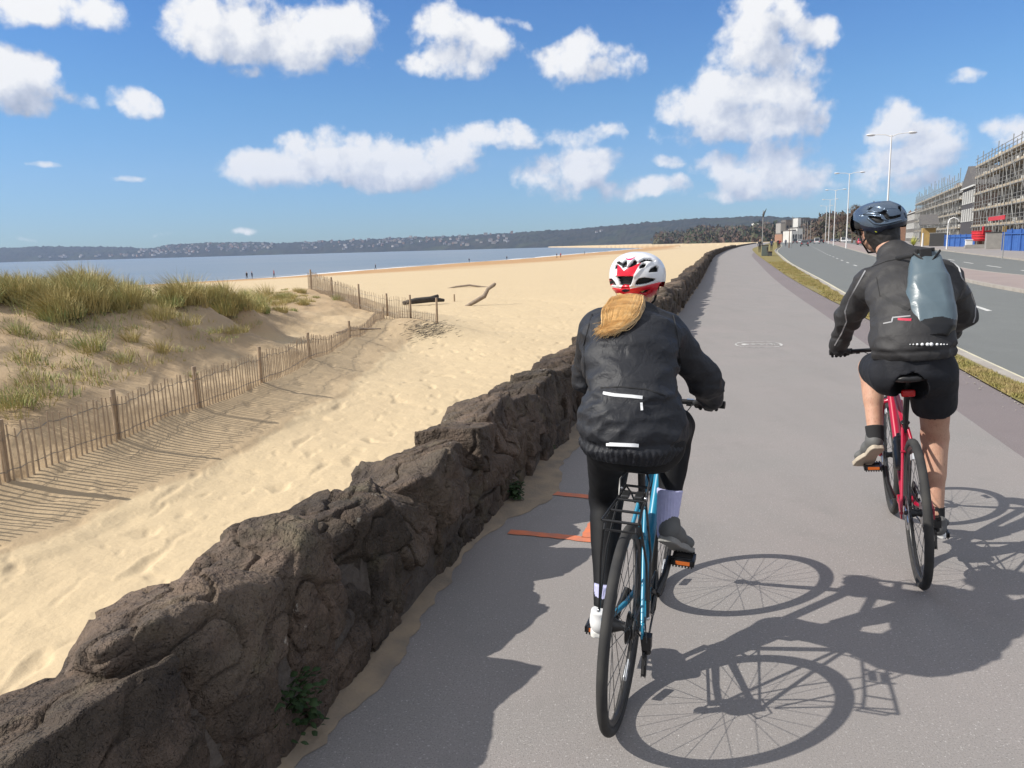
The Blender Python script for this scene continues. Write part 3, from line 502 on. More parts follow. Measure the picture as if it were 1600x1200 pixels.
def wall():
    root = empty('stone_wall', (float(X(L_wall, 0)), 0, 0), label='long low wall of rough dark brown rubble stones between path and beach', cat='wall'); base = np.array([root.location.x, 0, 0]); rg = random.Random(29)
    # mortar core
    ss = np.concatenate([np.arange(0, 40, .25), np.arange(40, WS[-1] - 1, 1.0)]); x, y, t = wpt(ss); nl = np.stack([-t[:, 1], t[:, 0]], 1)
    prof = [(.0, -.3), (.005, .0), (.02, .22), (.06, .38), (.18, .46), (.34, .47), (.42, .38), (.46, .1), (.5, -1.0), (.55, -2.3)]; V = []
    for off, z in prof:
        nz = fbm(np.stack([ss * 2.2, np.full(len(ss), off * 9), np.full(len(ss), z * 7)], 1), 3) * .035
        V.append(np.stack([x + nl[:, 0] * (off + nz), y + nl[:, 1] * (off + nz), np.full(len(ss), z) + nz * (z > .1)], 1))
    m = len(ss); V = np.concatenate(V) - base; a = np.arange(m - 1); F = np.concatenate([np.stack([a + i * m, a + 1 + i * m, a + 1 + (i + 1) * m, a + (i + 1) * m], 1) for i in range(len(prof) - 1)])
    np_mesh('mortar_core', V, F, m_mortar, root)
    VV = []; FF = []; nv = 0; count = 0; s = .2; fv = []; ff = []; fn = 0
    while s < 200:                                         # coping stones: big irregular blocks on end
        L = rg.uniform(.34, .62) if s < 60 else rg.uniform(.8, 1.4); x, y, t = wpt(np.array([s + L / 2])); x, y, t = x[0], y[0], t[0]; n = np.array([-t[1], t[0]]); dist = math.hypot(x, y)
        k = 6 if dist < 7 else 5 if dist < 16 else 4 if dist < 45 else 3
        yaw = rg.uniform(-.2, .08); tilt = rg.uniform(-.3, .3); roll = rg.uniform(-.34, .05); w = rg.uniform(.46, .54); h = rg.uniform(.34, .44); off = .235 + rg.uniform(-.025, .025); zc = .385 + rg.uniform(-.045, .04)
        R = Matrix.Rotation(math.atan2(t[1], t[0]) + yaw, 3, 'Z') @ Matrix.Rotation(tilt, 3, 'Y') @ Matrix.Rotation(roll, 3, 'X')
        v, f = rock((x + n[0] * off, y + n[1] * off, zc), (L * 1.18, w, h), [list(r) for r in R], k, rg.randrange(10 ** 6)); v = v - base
        if count < 62: np_mesh('coping_stone', v, f, m_rock, root, smooth=True)
        else: VV.append(v); FF.append(f + nv); nv += len(v)
        count += 1
        s += L * .93
    o = np_mesh('far_coping', np.concatenate(VV), np.concatenate(FF), m_rock, root, smooth=True); tag(o, kind='stuff')
    for zc, hh, off in ((.06, .24, .10), (.24, .25, .105)):
        s = .1
        while s < 150:
            L = rg.uniform(.2, .46) if s < 45 else rg.uniform(.6, 1.2); x, y, t = wpt(np.array([s + L / 2])); x, y, t = x[0], y[0], t[0]; n = np.array([-t[1], t[0]]); dist = math.hypot(x, y); k = 5 if dist < 9 else 4 if dist < 22 else 3
            R = Matrix.Rotation(math.atan2(t[1], t[0]) + rg.uniform(-.15, .15), 3, 'Z') @ Matrix.Rotation(rg.uniform(-.2, .2), 3, 'Y'); hj = hh * rg.uniform(.75, 1.2)
            v, f = rock((x + n[0] * (off + rg.uniform(-.02, .03)), y + n[1] * (off + rg.uniform(-.02, .03)), zc + rg.uniform(-.03, .03)), (L * 1.1, .26, hj), [list(r) for r in R], k, rg.randrange(10 ** 6), ncut=6, lowcut=1.02); fv.append(v - base); ff.append(f + fn); fn += len(v); s += L
    np_mesh('rubble_courses', np.concatenate(fv), np.concatenate(ff), m_rock, root, smooth=True)
    # beach side face, lower courses
    ss = np.arange(.2, 60, .5); V = []; F = []; n0 = 0
    for i, s in enumerate(ss):
        for zc in (.1, -.35, -.8, -1.3, -1.75):
            x, y, t = wpt(np.array([s])); n = np.array([-t[0][1], t[0][0]]); R = Matrix.Rotation(math.atan2(t[0][1], t[0][0]), 3, 'Z'); v, f = rock((x[0] + n[0] * .44, y[0] + n[1] * .44, zc), (.56, .28, .5), [list(r) for r in R], 3, i * 7 + int(zc * 10) + 99); V.append(v - base); F.append(f + n0); n0 += len(v)
    np_mesh('beach_side_courses', np.concatenate(V), np.concatenate(F), m_rock, root, smooth=True)
wall()

def drift_strip():                                         # sand blown against the foot of the wall
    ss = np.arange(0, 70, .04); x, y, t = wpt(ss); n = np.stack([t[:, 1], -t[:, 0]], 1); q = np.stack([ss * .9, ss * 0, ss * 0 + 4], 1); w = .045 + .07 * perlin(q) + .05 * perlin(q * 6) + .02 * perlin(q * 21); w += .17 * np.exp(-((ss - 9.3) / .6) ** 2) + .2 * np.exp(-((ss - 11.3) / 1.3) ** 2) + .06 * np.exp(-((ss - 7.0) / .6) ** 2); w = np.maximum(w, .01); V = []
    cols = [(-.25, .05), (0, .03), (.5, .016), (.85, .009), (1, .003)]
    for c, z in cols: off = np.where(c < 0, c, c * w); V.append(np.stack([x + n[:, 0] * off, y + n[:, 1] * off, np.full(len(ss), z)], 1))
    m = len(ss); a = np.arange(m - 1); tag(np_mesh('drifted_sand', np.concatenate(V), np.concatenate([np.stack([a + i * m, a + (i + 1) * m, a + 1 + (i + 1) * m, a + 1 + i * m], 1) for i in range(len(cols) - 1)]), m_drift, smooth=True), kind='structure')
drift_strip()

def painted_lines():                                       # orange utility marking on the path
    mb = MB(); rg = random.Random(5)
    def strip(pts, w):
        P = [Vector((a, b, 0)) for a, b in pts]; q = []
        for a, b in zip(P[:-1], P[1:]): q += [a.lerp(b, i / 8) for i in range(8)]
        q.append(P[-1]); vs = []
        for i, p in enumerate(q):
            t = (q[min(i + 1, len(q) - 1)] - q[max(i - 1, 0)]).normalized(); n = Vector((-t.y, t.x, 0)); vs += [p + n * (w * rg.uniform(.42, .55)) + Vector((0, 0, .004)), p - n * (w * rg.uniform(.42, .55)) + Vector((0, 0, .004))]
        mb.add(vs, [(2 * i, 2 * i + 1, 2 * i + 3, 2 * i + 2) for i in range(len(q) - 1)])
    strip([(.10, 4.97), (.3, 4.88), (.62, 4.74)], .075); strip([(-.04, 4.22), (.2, 4.14), (.43, 4.05)], .07); strip([(.40, 4.09), (.48, 4.36), (.58, 4.70)], .08)
    tag(mb.build('painted_lines', m_orange), kind='structure')
    mb = MB(); c = Vector((3.9, 12.0, 0)); t = Vector((.29, .957, 0)); n = Vector((t.y, -t.x, 0)); P = lambda u, v: c + n * u + t * v + Vector((0, 0, .004))   # worn pill-shaped sign
    def ring(a, b, r, w, N=40, cu_=0):
        vs = []; fs = []
        for i in range(N): th = 2 * math.pi * i / N; ex = a if math.cos(th) > 0 else -a; vs += [P(cu_ + ex + math.cos(th) * b, math.sin(th) * r), P(cu_ + ex + math.cos(th) * (b - w), math.sin(th) * (r - w))]
        for i in range(N): j = (i + 1) % N; fs.append((2 * i, 2 * i + 1, 2 * j + 1, 2 * j))
        mb.add(vs, fs)
    def bar(u0, v0, u1, v1, w):
        d = (Vector((u1 - u0, v1 - v0, 0))).normalized(); e = Vector((-d.y, d.x, 0)) * w / 2; mb.add([P(u0 + e.x, v0 + e.y), P(u0 - e.x, v0 - e.y), P(u1 - e.x, v1 - e.y), P(u1 + e.x, v1 + e.y)], [(0, 1, 2, 3)])
    ring(.12, .24, .34, .028); ring(0, .06, .1, .06, 16, -.2); ring(0, .055, .1, .018, 16, .16); ring(0, .055, .1, .018, 16, .28); bar(.16, 0, .2, .14, .02); bar(.2, .14, .26, .1, .02); bar(.28, 0, .24, .16, .02); bar(.16, 0, .24, 0, .02); bar(-.12, .08, .1, .08, .04); bar(-.12, -.02, .08, -.02, .04)
    tag(mb.build('path_sign_marking', m_worn), kind='structure')
painted_lines()

# ------------------------------------------------------------------ vegetation
def blades(rg, n, spread, h, w, lean, droop=.5, seg=3, outward=.5, hvar=.45):
    """n grass blades as tapered bent strips; returns V,F"""
    a = rg.uniform(0, 2 * np.pi, n); r = spread * np.sqrt(rg.uniform(0, 1, n)); bx, by = r * np.cos(a), r * np.sin(a); H = h * (1 - hvar * rg.uniform(0, 1, n)) * (1.1 - .4 * (r / spread) ** 2)
    dx = outward * np.cos(a) * r / spread + rg.normal(0, .18, n) + lean[0]; dy = outward * np.sin(a) * r / spread + rg.normal(0, .18, n) + lean[1]; th = rg.uniform(0, np.pi, n); wx, wy = np.cos(th) * w / 2, np.sin(th) * w / 2; V = np.zeros((n, 2 * seg + 1, 3))
    for k in range(seg + 1):
        t = k / seg; bend = t * (1 - droop) + droop * t * t * 1.6; px = bx + dx * H * bend; py = by + dy * H * bend; pz = H * (t - droop * .35 * t * t * np.hypot(dx, dy)); s = (1 - t) ** .6
        if k < seg: V[:, 2 * k] = np.stack([px - wx * s, py - wy * s, pz], 1); V[:, 2 * k + 1] = np.stack([px + wx * s, py + wy * s, pz], 1)
        else: V[:, 2 * seg] = np.stack([px, py, pz], 1)
    b = np.arange(n)[:, None] * (2 * seg + 1); Q = np.concatenate([b + np.array([[2 * k, 2 * k + 1, 2 * k + 3, 2 * k + 2]]) for k in range(seg - 1)]); T = b + np.array([[2 * seg - 2, 2 * seg - 1, 2 * seg]]); return V.reshape(-1, 3), Q, T
def zs(x, y): return float(zsand(np.array([float(x)]), np.array([float(y)]), False)[0][0])
def sandpt(px, py, d0=20.):
    """follow the sight line to where it meets the sand, at build time, to read off where a tuft stands"""
    d = fw + cr * ((px - 800) / FPX) - cu * ((py - 600) / FPX); Y = np.geomspace(6, 90, 500); Xs = d.x / d.y * Y; Z = CAM_H + d.z / d.y * Y; zz = zsand(Xs, Y, False)[0]; k = np.argmax(Z <= zz) if (Z <= zz).any() else int(np.argmin(np.where((Y > 12) & (Y < 48), Z - zz, 1e9))); return Vector((Xs[k], Y[k], zz[k]))
def dune_grass():
    rg = np.random.RandomState(4); Vs = [[], []]; Qs = [[], []]; Ts = [[], []]; nv = [0, 0]
    def put(px, py, h, sp, n, g):
        p = sandpt(px, py); V, Q, T = blades(rg, n, sp, h, .017, (-.25 + rg.uniform(-.1, .1), .05), .6); V = V + np.array([p.x, p.y, p.z - .05]); Vs[g].append(V); Qs[g].append(Q + nv[g]); Ts[g].append(T + nv[g]); nv[g] += len(V)
    zones = [(-60, 30, 452, 464, 22, .7), (20, 70, 453, 468, 20, .7), (72, 112, 455, 492, 30, .85), (118, 155, 452, 480, 26, .95), (158, 208, 452, 480, 24, .75), (-10, 20, 460, 470, 6, .55), (222, 242, 456, 466, 4, .7), (262, 312, 456, 469, 18, 1.1), (300, 345, 460, 472, 15, .8), (330, 420, 460, 484, 34, .95), (425, 470, 464, 480, 12, .5), (440, 500, 452, 470, 14, .45), (415, 450, 452, 466, 8, .4)]
    for x0, x1, y0, y1, n, h in zones:
        for _ in range(n): put(rg.uniform(x0, x1), rg.uniform(y0, y1 + 8), h * rg.uniform(.4, 1.1), rg.uniform(.16, .42), int(rg.uniform(110, 280)), int(rg.uniform() > .72))
    for _ in range(520):                                   # sparse wisps on the slopes
        x = rg.uniform(0, 400); y = rg.uniform(480, 660); 
        if y > 660 - x * .35: continue
        put(x, y, rg.uniform(.1, .3), .25, int(rg.uniform(6, 26)), int(rg.uniform() > .4))
    for g, m in ((0, m_marram), (1, m_marram2)):
        o = np_mesh('marram_grass', np.concatenate(Vs[g]), [np.concatenate(Qs[g]), np.concatenate(Ts[g])], m); tag(o, kind='stuff', label=['straw green marram grass growing along the dune crest', 'greener marram grass mixed in along the dune crest'][g], cat='dune grass')
    lab = [(28, 524, .42, .22, 'low bushy marram tuft at left edge of photo halfway up dune', 120, 1), (140, 548, .5, .3, 'bright green marram tuft in the middle of the dune slope', 260, 1), (187, 565, .3, .3, 'low sprawling green tuft just right of bright green tuft on dune slope', 170, 1), (205, 536, .42, .16, 'narrow upright straw tuft high on the dune slope', 150, 0), (250, 556, .52, .2, 'upright yellow green tuft on slope, lowest one before the sand hollow', 230, 0), (272, 552, .3, .18, 'short greener tuft leaning against the yellow green upright tuft', 110, 1),
           (246, 500, .6, .42, 'broad straw coloured tuft below gap in the crest grass', 330, 0), (290, 508, .4, .4, 'thin fading tuft right of the broad straw tuft below crest', 150, 0), (368, 520, .34, .35, 'green and straw tuft at right foot of dune beside pale sand path', 210, 0), (300, 588, .22, .1, 'tiny green sprig by fence post behind the paling fence', 50, 1), (60, 620, .3, .4, 'faded green grass patch on lower dune slope near left edge', 130, 1), (8, 635, .45, .35, 'dark green tuft low at the left edge behind paling fence', 190, 1), (402, 488, .45, .3, 'leaning tuft at right end of crest grass above the hollow', 210, 0), (435, 476, .34, .3, 'small tuft by crest grass end, nearest the rear fence', 150, 0), (530, 470, .5, .28, 'green tuft growing between palings of the rear fence', 170, 1)]
    for i, (px, py, h, sp, lb, n, g) in enumerate(lab):
        p = sandpt(px, py); V, Q, T = blades(rg, n, sp, h, .013, (-.2, .05), .6); o = np_mesh('marram_tuft', V, [Q, T], (m_marram, m_marram2)[g]); o.location = (p.x, p.y, p.z - .03); tag(o, lb, 'grass tuft', 'marram tufts on the dune slope')
dune_grass()
def verge_grass():
    rg = np.random.RandomState(9); y = 5.5 + 50 * rg.uniform(0, 1, 90000) ** 1.7; a = X(L_path, y); b = X(L_kerb, y) - .12; u = rg.uniform(.02, .96, len(y)); x = a + (b - a) * u; q = np.stack([x * .9, y * .5, x * 0], 1); keep = (fbm(q, 3) + .55 * np.sin(np.pi * np.clip(u, 0, 1)) - .38 - .25 * (y < 12)) > rg.uniform(-.25, .35, len(y)); x, y = x[keep], y[keep]; n = len(x)
    V, Q, T = blades(rg, n, .001, .05, .009, (0, 0), .6, 2); V = V.reshape(n, 5, 3); sc = (1 + y / 40)[:, None, None]; V = V * sc; V[:, :, 0] += x[:, None]; V[:, :, 1] += y[:, None]; V[:, :, 2] += .01; o = np_mesh('verge_grass', V.reshape(-1, 3), [Q, T], m_verge); tag(o, kind='stuff', label='short dry grass on the verge between path and road', cat='grass')
    # stones and litter along the verge edge
    mb = MB(); r2 = random.Random(2)
    for _ in range(700):
        yy = 5.5 + 26 * r2.random() ** 1.5; xx = float(X(L_path, yy)) + r2.gauss(.08, .14); s = r2.uniform(.004, .013); mb.ball((xx, yy, .012), (s, s * r2.uniform(.6, 1), s * .6), 5, 3)
    tag(mb.build('verge_gravel', m_kerb), kind='stuff', label='small loose stones along the edge of verge and path', cat='gravel')
verge_grass()
def weed(px, py, r, n, lb, leaf=.06, z=.02):
    rg = random.Random(int(px)); p = gnd(px, py, z); root = empty('weed', p, label=lb, cat='weed', group='weeds at the foot of the wall'); mb = MB(); st = MB()
    for i in range(n):
        a = rg.uniform(0, 6.28); rr = r * rg.uniform(.15, 1); h = r * rg.uniform(.1, 1.25); c = Vector((rr * math.cos(a), rr * math.sin(a) * .8, h)); d = Vector((math.cos(a + rg.uniform(-.8, .8)), math.sin(a + rg.uniform(-.8, .8)), rg.uniform(-.3, .7))).normalized(); u = d.cross(Vector((rg.uniform(-.4, .4), rg.uniform(-.4, .4), 1))).normalized(); L = leaf * rg.uniform(.5, 1.2); w = L * rg.uniform(.22, .42)
        dr = Vector((0, 0, -L * .25)); mb.add([c, c + d * L * .3 + u * w * .8, c + d * L * .65 + u * w + dr * .4, c + d * L + dr, c + d * L * .65 - u * w + dr * .4, c + d * L * .3 - u * w * .8, c + d * L * .5 + Vector((0, 0, L * .1))], [(0, 1, 6), (1, 2, 6), (2, 3, 6), (3, 4, 6), (4, 5, 6), (5, 0, 6)])
        if i % 4 == 0: st.tube([(c.x * .15, c.y * .15, 0), (c.x * .6, c.y * .6, h * .7), tuple(c)], [.003, .0025, .001], 4)
    mb.build('leaves', m_weed, root, True); st.build('stems', m_weed, root)
weed(425, 1150, .17, 620, 'large dark leafy weed in the shaded foot of wall, nearest the camera', .034)
weed(318, 1150, .07, 40, 'small broad leaved weed left of the large weed at wall foot', .08, .12)
weed(590, 915, .07, 130, 'fine leaved weed growing from wall face above the sand strip', .022, .17)
weed(797, 778, .085, 240, 'bushy dark weed at wall foot beside the orange painted line', .035)
weed(852, 708, .06, 110, 'small weed at wall foot left of the woman cyclist', .03)

# ------------------------------------------------------------------ paling fences
def fence(P, s0, s1, lb, h, seed, posts, sp=.115):
    P = np.array(P); seg = np.hypot(*np.diff(P, axis=0).T); cs = np.concatenate([[0], np.cumsum(seg)]); rg = random.Random(seed); f = lambda s: (float(np.interp(s, cs, P[:, 0])), float(np.interp(s, cs, P[:, 1]))); x0, y0 = f(s0)
    root = empty('paling_fence', (x0, y0, zs(x0, y0)), label=lb, cat='fence', group='chestnut paling fences'); b = root.location; pal = MB(); wire = MB(); n = 0; tops = []; out = []
    s = s0
    while s < s1:
        x, y = f(s); z = zs(x, y); hh = h * rg.uniform(.93, 1.05) * (1 - .48 * sstep(14.5, 21, np.float64(s)) if seed == 1 else 1); t = Vector((f(s + .05)[0] - f(s - .05)[0], f(s + .05)[1] - f(s - .05)[1], 0)).normalized(); nn = Vector((t.y, -t.x, 0)); l1, l2 = rg.gauss(0, .02), rg.gauss(0, .02); lt = rg.gauss(0, .012); c = Vector((x, y, z)) - b; w = rg.uniform(.018, .024)
        pal.tube([c + Vector((0, 0, -.12)), c + t * (l1 * .4 + lt) * hh + Vector((0, 0, hh * .5)), c + t * l1 * hh + nn * l2 * hh + Vector((0, 0, hh))], [w * .55, w * .52, w * .4], 6, flat=1.9); tops.append(c + t * l1 * hh * .8 + nn * l2 * hh * .8); out.append((tops[-1], hh)); s += sp * rg.uniform(.85, 1.15)
    for fr in (.82, .2):
        wire.tube([c + Vector((0, 0, q * fr)) + Vector((0, 0, rg.uniform(-.01, .01))) for c, q in out], .004, 4); wire.tube([c + Vector((.02, -.01, q * fr + .006 * (-1) ** i)) for i, (c, q) in enumerate(out)], .003, 4)
    pal.build('palings', m_chest, root, True); wire.build('wires', m_wire, root)
    for s, hp in posts:
        x, y = f(s); z = zs(x, y); t = Vector((f(s + .05)[0] - x, f(s + .05)[1] - y, 0)).normalized(); c = Vector((x, y, z)) - b - Vector((-t.y, t.x, 0)) * -.05; mb = MB(); lx = rg.uniform(-.03, .03); mb.tube([c + Vector((0, 0, -.3)), c + Vector((lx * .5, 0, hp * .5)), c + Vector((lx, 0, hp - .01)), c + Vector((lx, 0, hp))], [.05, .048, .046, .04], 12); mb.build('post', m_post, root, True)
fs_ = np.concatenate([[0], np.cumsum(np.hypot(*np.diff(FEN, axis=0).T))]); f2 = np.concatenate([[0], np.cumsum(np.hypot(*np.diff(FEN2, axis=0).T))])
fence(FEN, 0, fs_[-1], 'weathered chestnut paling fence with round posts running along the dune foot', .78, 1, [(2.2, .9), (fs_[1] - .05, .9), (fs_[2], .9), (fs_[3], .88), (fs_[4], .9), (fs_[5], .8), (fs_[6], .6), (fs_[7], .55), (fs_[8], 1.05), (fs_[9], 1.05)])
fence(FEN2, 11.0, f2[-1] - .05, 'rear paling fence crossing the sand behind the dune, farther from path', .92, 2, [(f2[1] - .5, 1.1), (f2[1] + 3.5, 1.0), (f2[2], 1.12), (f2[2] + 1.6, 1.0)])

# ------------------------------------------------------------------ things lying on the beach
def driftwood():
    p = gnd(733, 477, -2.0); q = p + Vector((1.75, .4, 1.35)); mb = MB(); mb.tube([p + Vector((-.25, 0, -.1)), p + Vector((.35, 0, .2)), p + Vector((1.0, .15, .55)), p + Vector((1.25, .2, 1.0)), q + Vector((-.1, 0, -.1)), q], [.1, .14, .15, .12, .12, .07], 9)
    for v in range(0): pass
    o = mb.build('driftwood_log', m_drw, None, True); tag(o, 'bare driftwood trunk sticking up out of the sand at an angle', 'driftwood')
    p = gnd(700, 452, -2.05); mb = MB(); mb.tube([p + Vector((-.3, 0, .02)), p + Vector((.8, 0, .22)), p + Vector((2.0, .2, .3)), p + Vector((3.2, .1, .12)), p + Vector((4.3, 0, .02))], [.04, .09, .1, .08, .03], 7); mb.tube([p + Vector((-2.2, -.3, .03)), p + Vector((-1, -.2, .05)), p + Vector((.3, 0, .03))], [.03, .05, .03], 6)
    o = mb.build('driftwood_branch', m_drw, None, True); tag(o, 'thin curved driftwood branch lying flat behind the upright driftwood trunk', 'driftwood')
    p = gnd(710, 471, -2.0); mb = MB(); mb.tube([p + Vector((0, 0, -.1)), p + Vector((0, 0, .5))], [.06, .05], 8); o = mb.build('wooden_stake', m_post); tag(o, 'short lone wooden stake in sand beside the driftwood trunk', 'stake')
    p = gnd(630, 476, -1.9); q = gnd(694, 472, -1.9); mb = MB(); mb.tube([p + Vector((0, 0, .1)), p.lerp(q, .3) + Vector((0, 0, .2)), p.lerp(q, .7) + Vector((0, 0, .24)), q + Vector((0, 0, .12))], [.12, .2, .2, .1], 8); mb.tube([p.lerp(q, .6) + Vector((0, 0, .3)), q + Vector((-.4, 0, .42))], [.1, .12], 7); o = mb.build('dark_timber_baulk', m_burnt, None, True); tag(o, 'black charred looking timber lying on sand behind the fence corner', 'timber')
    p = sandpt(525, 520); mb = MB(); mb.tube([p, p + Vector((.8, .1, .1)), p + Vector((1.6, .4, .06))], [.03, .05, .02], 6); mb.tube([p + Vector((.1, .2, 0)), p + Vector((.5, .1, .16)), p + Vector((.9, .3, .1))], [.02, .03, .01], 5); o = mb.build('driftwood_stick', m_drw, None, True); tag(o, 'bent stick lying on the sand just behind the paling fence', 'driftwood')
    rg = random.Random(8); mb = MB()
    for _ in range(260):
        px, py = rg.gauss(668, 20), rg.gauss(517, 8); p = sandpt(px, py); a = rg.uniform(-.5, .9); L = rg.uniform(.06, .3); mb.tube([p + Vector((0, 0, .02)), p + Vector((L * math.cos(a), L * math.sin(a), .03 + L * rg.uniform(0, .3)))], [.008, .004], 4)
    tag(mb.build('beach_debris', m_burnt), kind='stuff', label='scattered dark twigs and seaweed around the fence corner', cat='debris')
driftwood()

# ------------------------------------------------------------------ cyclists and bicycles
m_black = mat('black_metal', (.012, .012, .013), .38, spec=.5); m_steel = mat('bright_metal', (.55, .55, .55), .3, 1.0); m_tyre = mat('tyre_rubber', (.028, .028, .029), .8, spec=.25, noise=(12, (.05, .048, .045), 4), bump=(90, .3, .002))
m_rim = mat('rim_black', (.02, .02, .021), .35); m_spoke = mat('spoke', (.10, .10, .10), .35, .8); m_refl = mat('reflector_white', (.55, .57, .6), .25); m_orange_r = mat('pedal_reflector', (.5, .12, .02), .3); m_redl = mat('red_lens', (.5, .008, .01), .2)
m_blue = mat('blue_paint', (.02, .21, .34), .3, spec=.6); m_red = mat('red_paint', (.36, .008, .035), .28, spec=.6); m_saddle = mat('saddle_vinyl', (.015, .015, .016), .45); m_rubber = mat('grip_rubber', (.012, .012, .012), .8)
def clothx(scale, strength, dist):
    def f(nt, b, tc):
        n = nt.nodes.new('ShaderNodeTexNoise'); n.inputs['Scale'].default_value = scale; n.inputs['Detail'].default_value = 4; n.inputs['Distortion'].default_value = .8; nt.links.new(tc.outputs['Object'], n.inputs['Vector'])
        w = nt.nodes.new('ShaderNodeTexNoise'); w.inputs['Scale'].default_value = 420; w.inputs['Detail'].default_value = 1; nt.links.new(tc.outputs['Object'], w.inputs['Vector'])
        b1 = nt.nodes.new('ShaderNodeBump'); b1.inputs['Strength'].default_value = strength; b1.inputs['Distance'].default_value = dist; nt.links.new(n.outputs['Fac'], b1.inputs['Height'])
        b2 = nt.nodes.new('ShaderNodeBump'); b2.inputs['Strength'].default_value = .25; b2.inputs['Distance'].default_value = .001; nt.links.new(w.outputs['Fac'], b2.inputs['Height']); nt.links.new(b1.outputs[0], b2.inputs['Normal']); nt.links.new(b2.outputs[0], b.inputs['Normal'])
    return f
m_jack = mat('jacket_nylon', (.018, .019, .023), .57, spec=.3, extra=clothx(20, .55, .014)); m_jack2 = mat('jacket_softshell', (.033, .032, .033), .62, spec=.3, extra=clothx(14, .5, .012)); m_leg = mat('leggings', (.008, .008, .009), .7, spec=.25, extra=clothx(18, .2, .004)); m_short = mat('shorts_cloth', (.014, .015, .019), .7, spec=.25, extra=clothx(14, .5, .012))
m_glove = mat('glove', (.012, .012, .013), .75); m_reftape = mat('reflective_tape', (.72, .73, .74), .35); m_pipe = mat('grey_piping', (.42, .42, .43), .4)
def skinx(nt, b, tc):
    layers(nt, b, tc, (.5, .30, .21), [('n', 14, .4, .7, (.42, .215, .15), .8, 5), ('n', (160, 160, 40), .55, .7, (.26, .14, .09), .45, 2)]); b.inputs['Subsurface Weight'].default_value = .08; b.inputs['Subsurface Radius'].default_value = (.02, .008, .004)
m_skin = mat('skin', (.5, .3, .21), .58, spec=.3, extra=skinx, bump=None)
def hairx(nt, b, tc): layers(nt, b, tc, (.8, .56, .27), [('n', (60, 9, 9), .42, .68, (.5, .29, .11), .8, 3), ('n', 30, .5, .7, (.85, .66, .38), .6, 3)])
m_hair = mat('blond_hair', (.5, .3, .12), .42, spec=.5, extra=hairx); m_hairg = mat('dark_hair', (.014, .012, .011), .6); m_face = mat('eye_white', (.7, .68, .65), .3); m_lip = mat('lip', (.42, .16, .13), .5)
m_sockw = mat('lilac_sock', (.5, .5, .72), .85, noise=(60, (.42, .42, .64), 3)); m_sockb = mat('black_sock', (.015, .015, .016), .9); m_shoeg = mat('grey_shoe', (.12, .12, .115), .7, noise=(20, (.09, .09, .088), 3)); m_shoew = mat('white_shoe', (.62, .62, .62), .6); m_solew = mat('white_sole', (.66, .65, .62), .6); m_soleg = mat('grey_sole', (.24, .235, .22), .85, bump=(60, .8, .006)); m_solec = mat('cream_sole', (.42, .36, .28), .8, bump=(50, .8, .005))
m_hwhite = mat('helmet_white', (.74, .74, .75), .18, spec=.6); m_hred = mat('helmet_red', (.62, .012, .03), .2, spec=.6); m_hmag = mat('helmet_magenta', (.5, .01, .12), .2); m_vent = mat('helmet_vent_dark', (.008, .008, .009), .6); m_hblue = mat('helmet_slate', (.10, .135, .185), .26, .55); m_hnavy = mat('helmet_navy', (.012, .016, .03), .3); m_foamg = mat('helmet_foam', (.05, .05, .052), .8)
m_bag = mat('drybag_tarpaulin', (.085, .12, .142), .34, spec=.5, extra=clothx(9, .35, .012)); m_bagb = mat('drybag_base', (.007, .007, .008), .4); m_strap = mat('webbing', (.012, .012, .013), .7); m_yel = mat('yellow_badge', (.6, .62, .02), .4); m_pink = mat('pink_zip', (.55, .05, .09), .5); m_bottle = mat('bottle_plastic', (.05, .052, .055), .35); m_glass = mat('sunglass', (.02, .02, .02), .1)

def frame_mat(o, head, lean):
    h, a = rad(head), rad(lean); f = Vector((math.sin(h), math.cos(h), 0)); l = Vector((-math.cos(h), math.sin(h), 0)); u = Vector((0, 0, 1)); u2 = u * math.cos(a) - l * math.sin(a); l2 = l * math.cos(a) + u * math.sin(a)
    return Matrix(((f.x, l2.x, u2.x, o[0]), (f.y, l2.y, u2.y, o[1]), (f.z, l2.z, u2.z, 0), (0, 0, 0, 1)))
MW = frame_mat((.337, 2.42), 18.9, 2.5); MM = frame_mat((1.905, 3.41), 19.8, -5.0)
def raylocal(M, px, py):
    d = fw + cr * ((px - 800) / FPX) - cu * ((py - 600) / FPX); I = M.inverted(); return np.array(I @ CAMP), np.array((I.to_3x3() @ d).normalized())
def hit(sdf, M, px, py, off=.003):
    o, d = raylocal(M, px, py); t = 1.2
    for _ in range(160):
        v = float(sdf(np.array([o + d * t]))[0])
        if v < .0008: break
        t += max(v * .5, .0008)
        if t > 9: return None
    return o + d * (t - off)
def to_px(M, V):
    Mn = np.array(M); w = V @ Mn[:3, :3].T + Mn[:3, 3] - np.array(CAMP); zz = w @ np.array(fw); return np.stack([800 + FPX * (w @ np.array(cr)) / zz, 600 - FPX * (w @ np.array(cu)) / zz], 1)
def pivot(name, M, **k):
    o = empty(name, **k); o.matrix_world = M; return o
def sdfmesh(name, f, lo, hi, h, m, parent=None, M=None, mi=None):
    V, Q = nets(f, lo, hi, h)
    if mi is not None: mi = mi(V[Q].mean(1))
    o = np_mesh(name, V, Q, m, parent, smooth=True, mi=mi)
    if M is not None: o.matrix_world = M
    return o

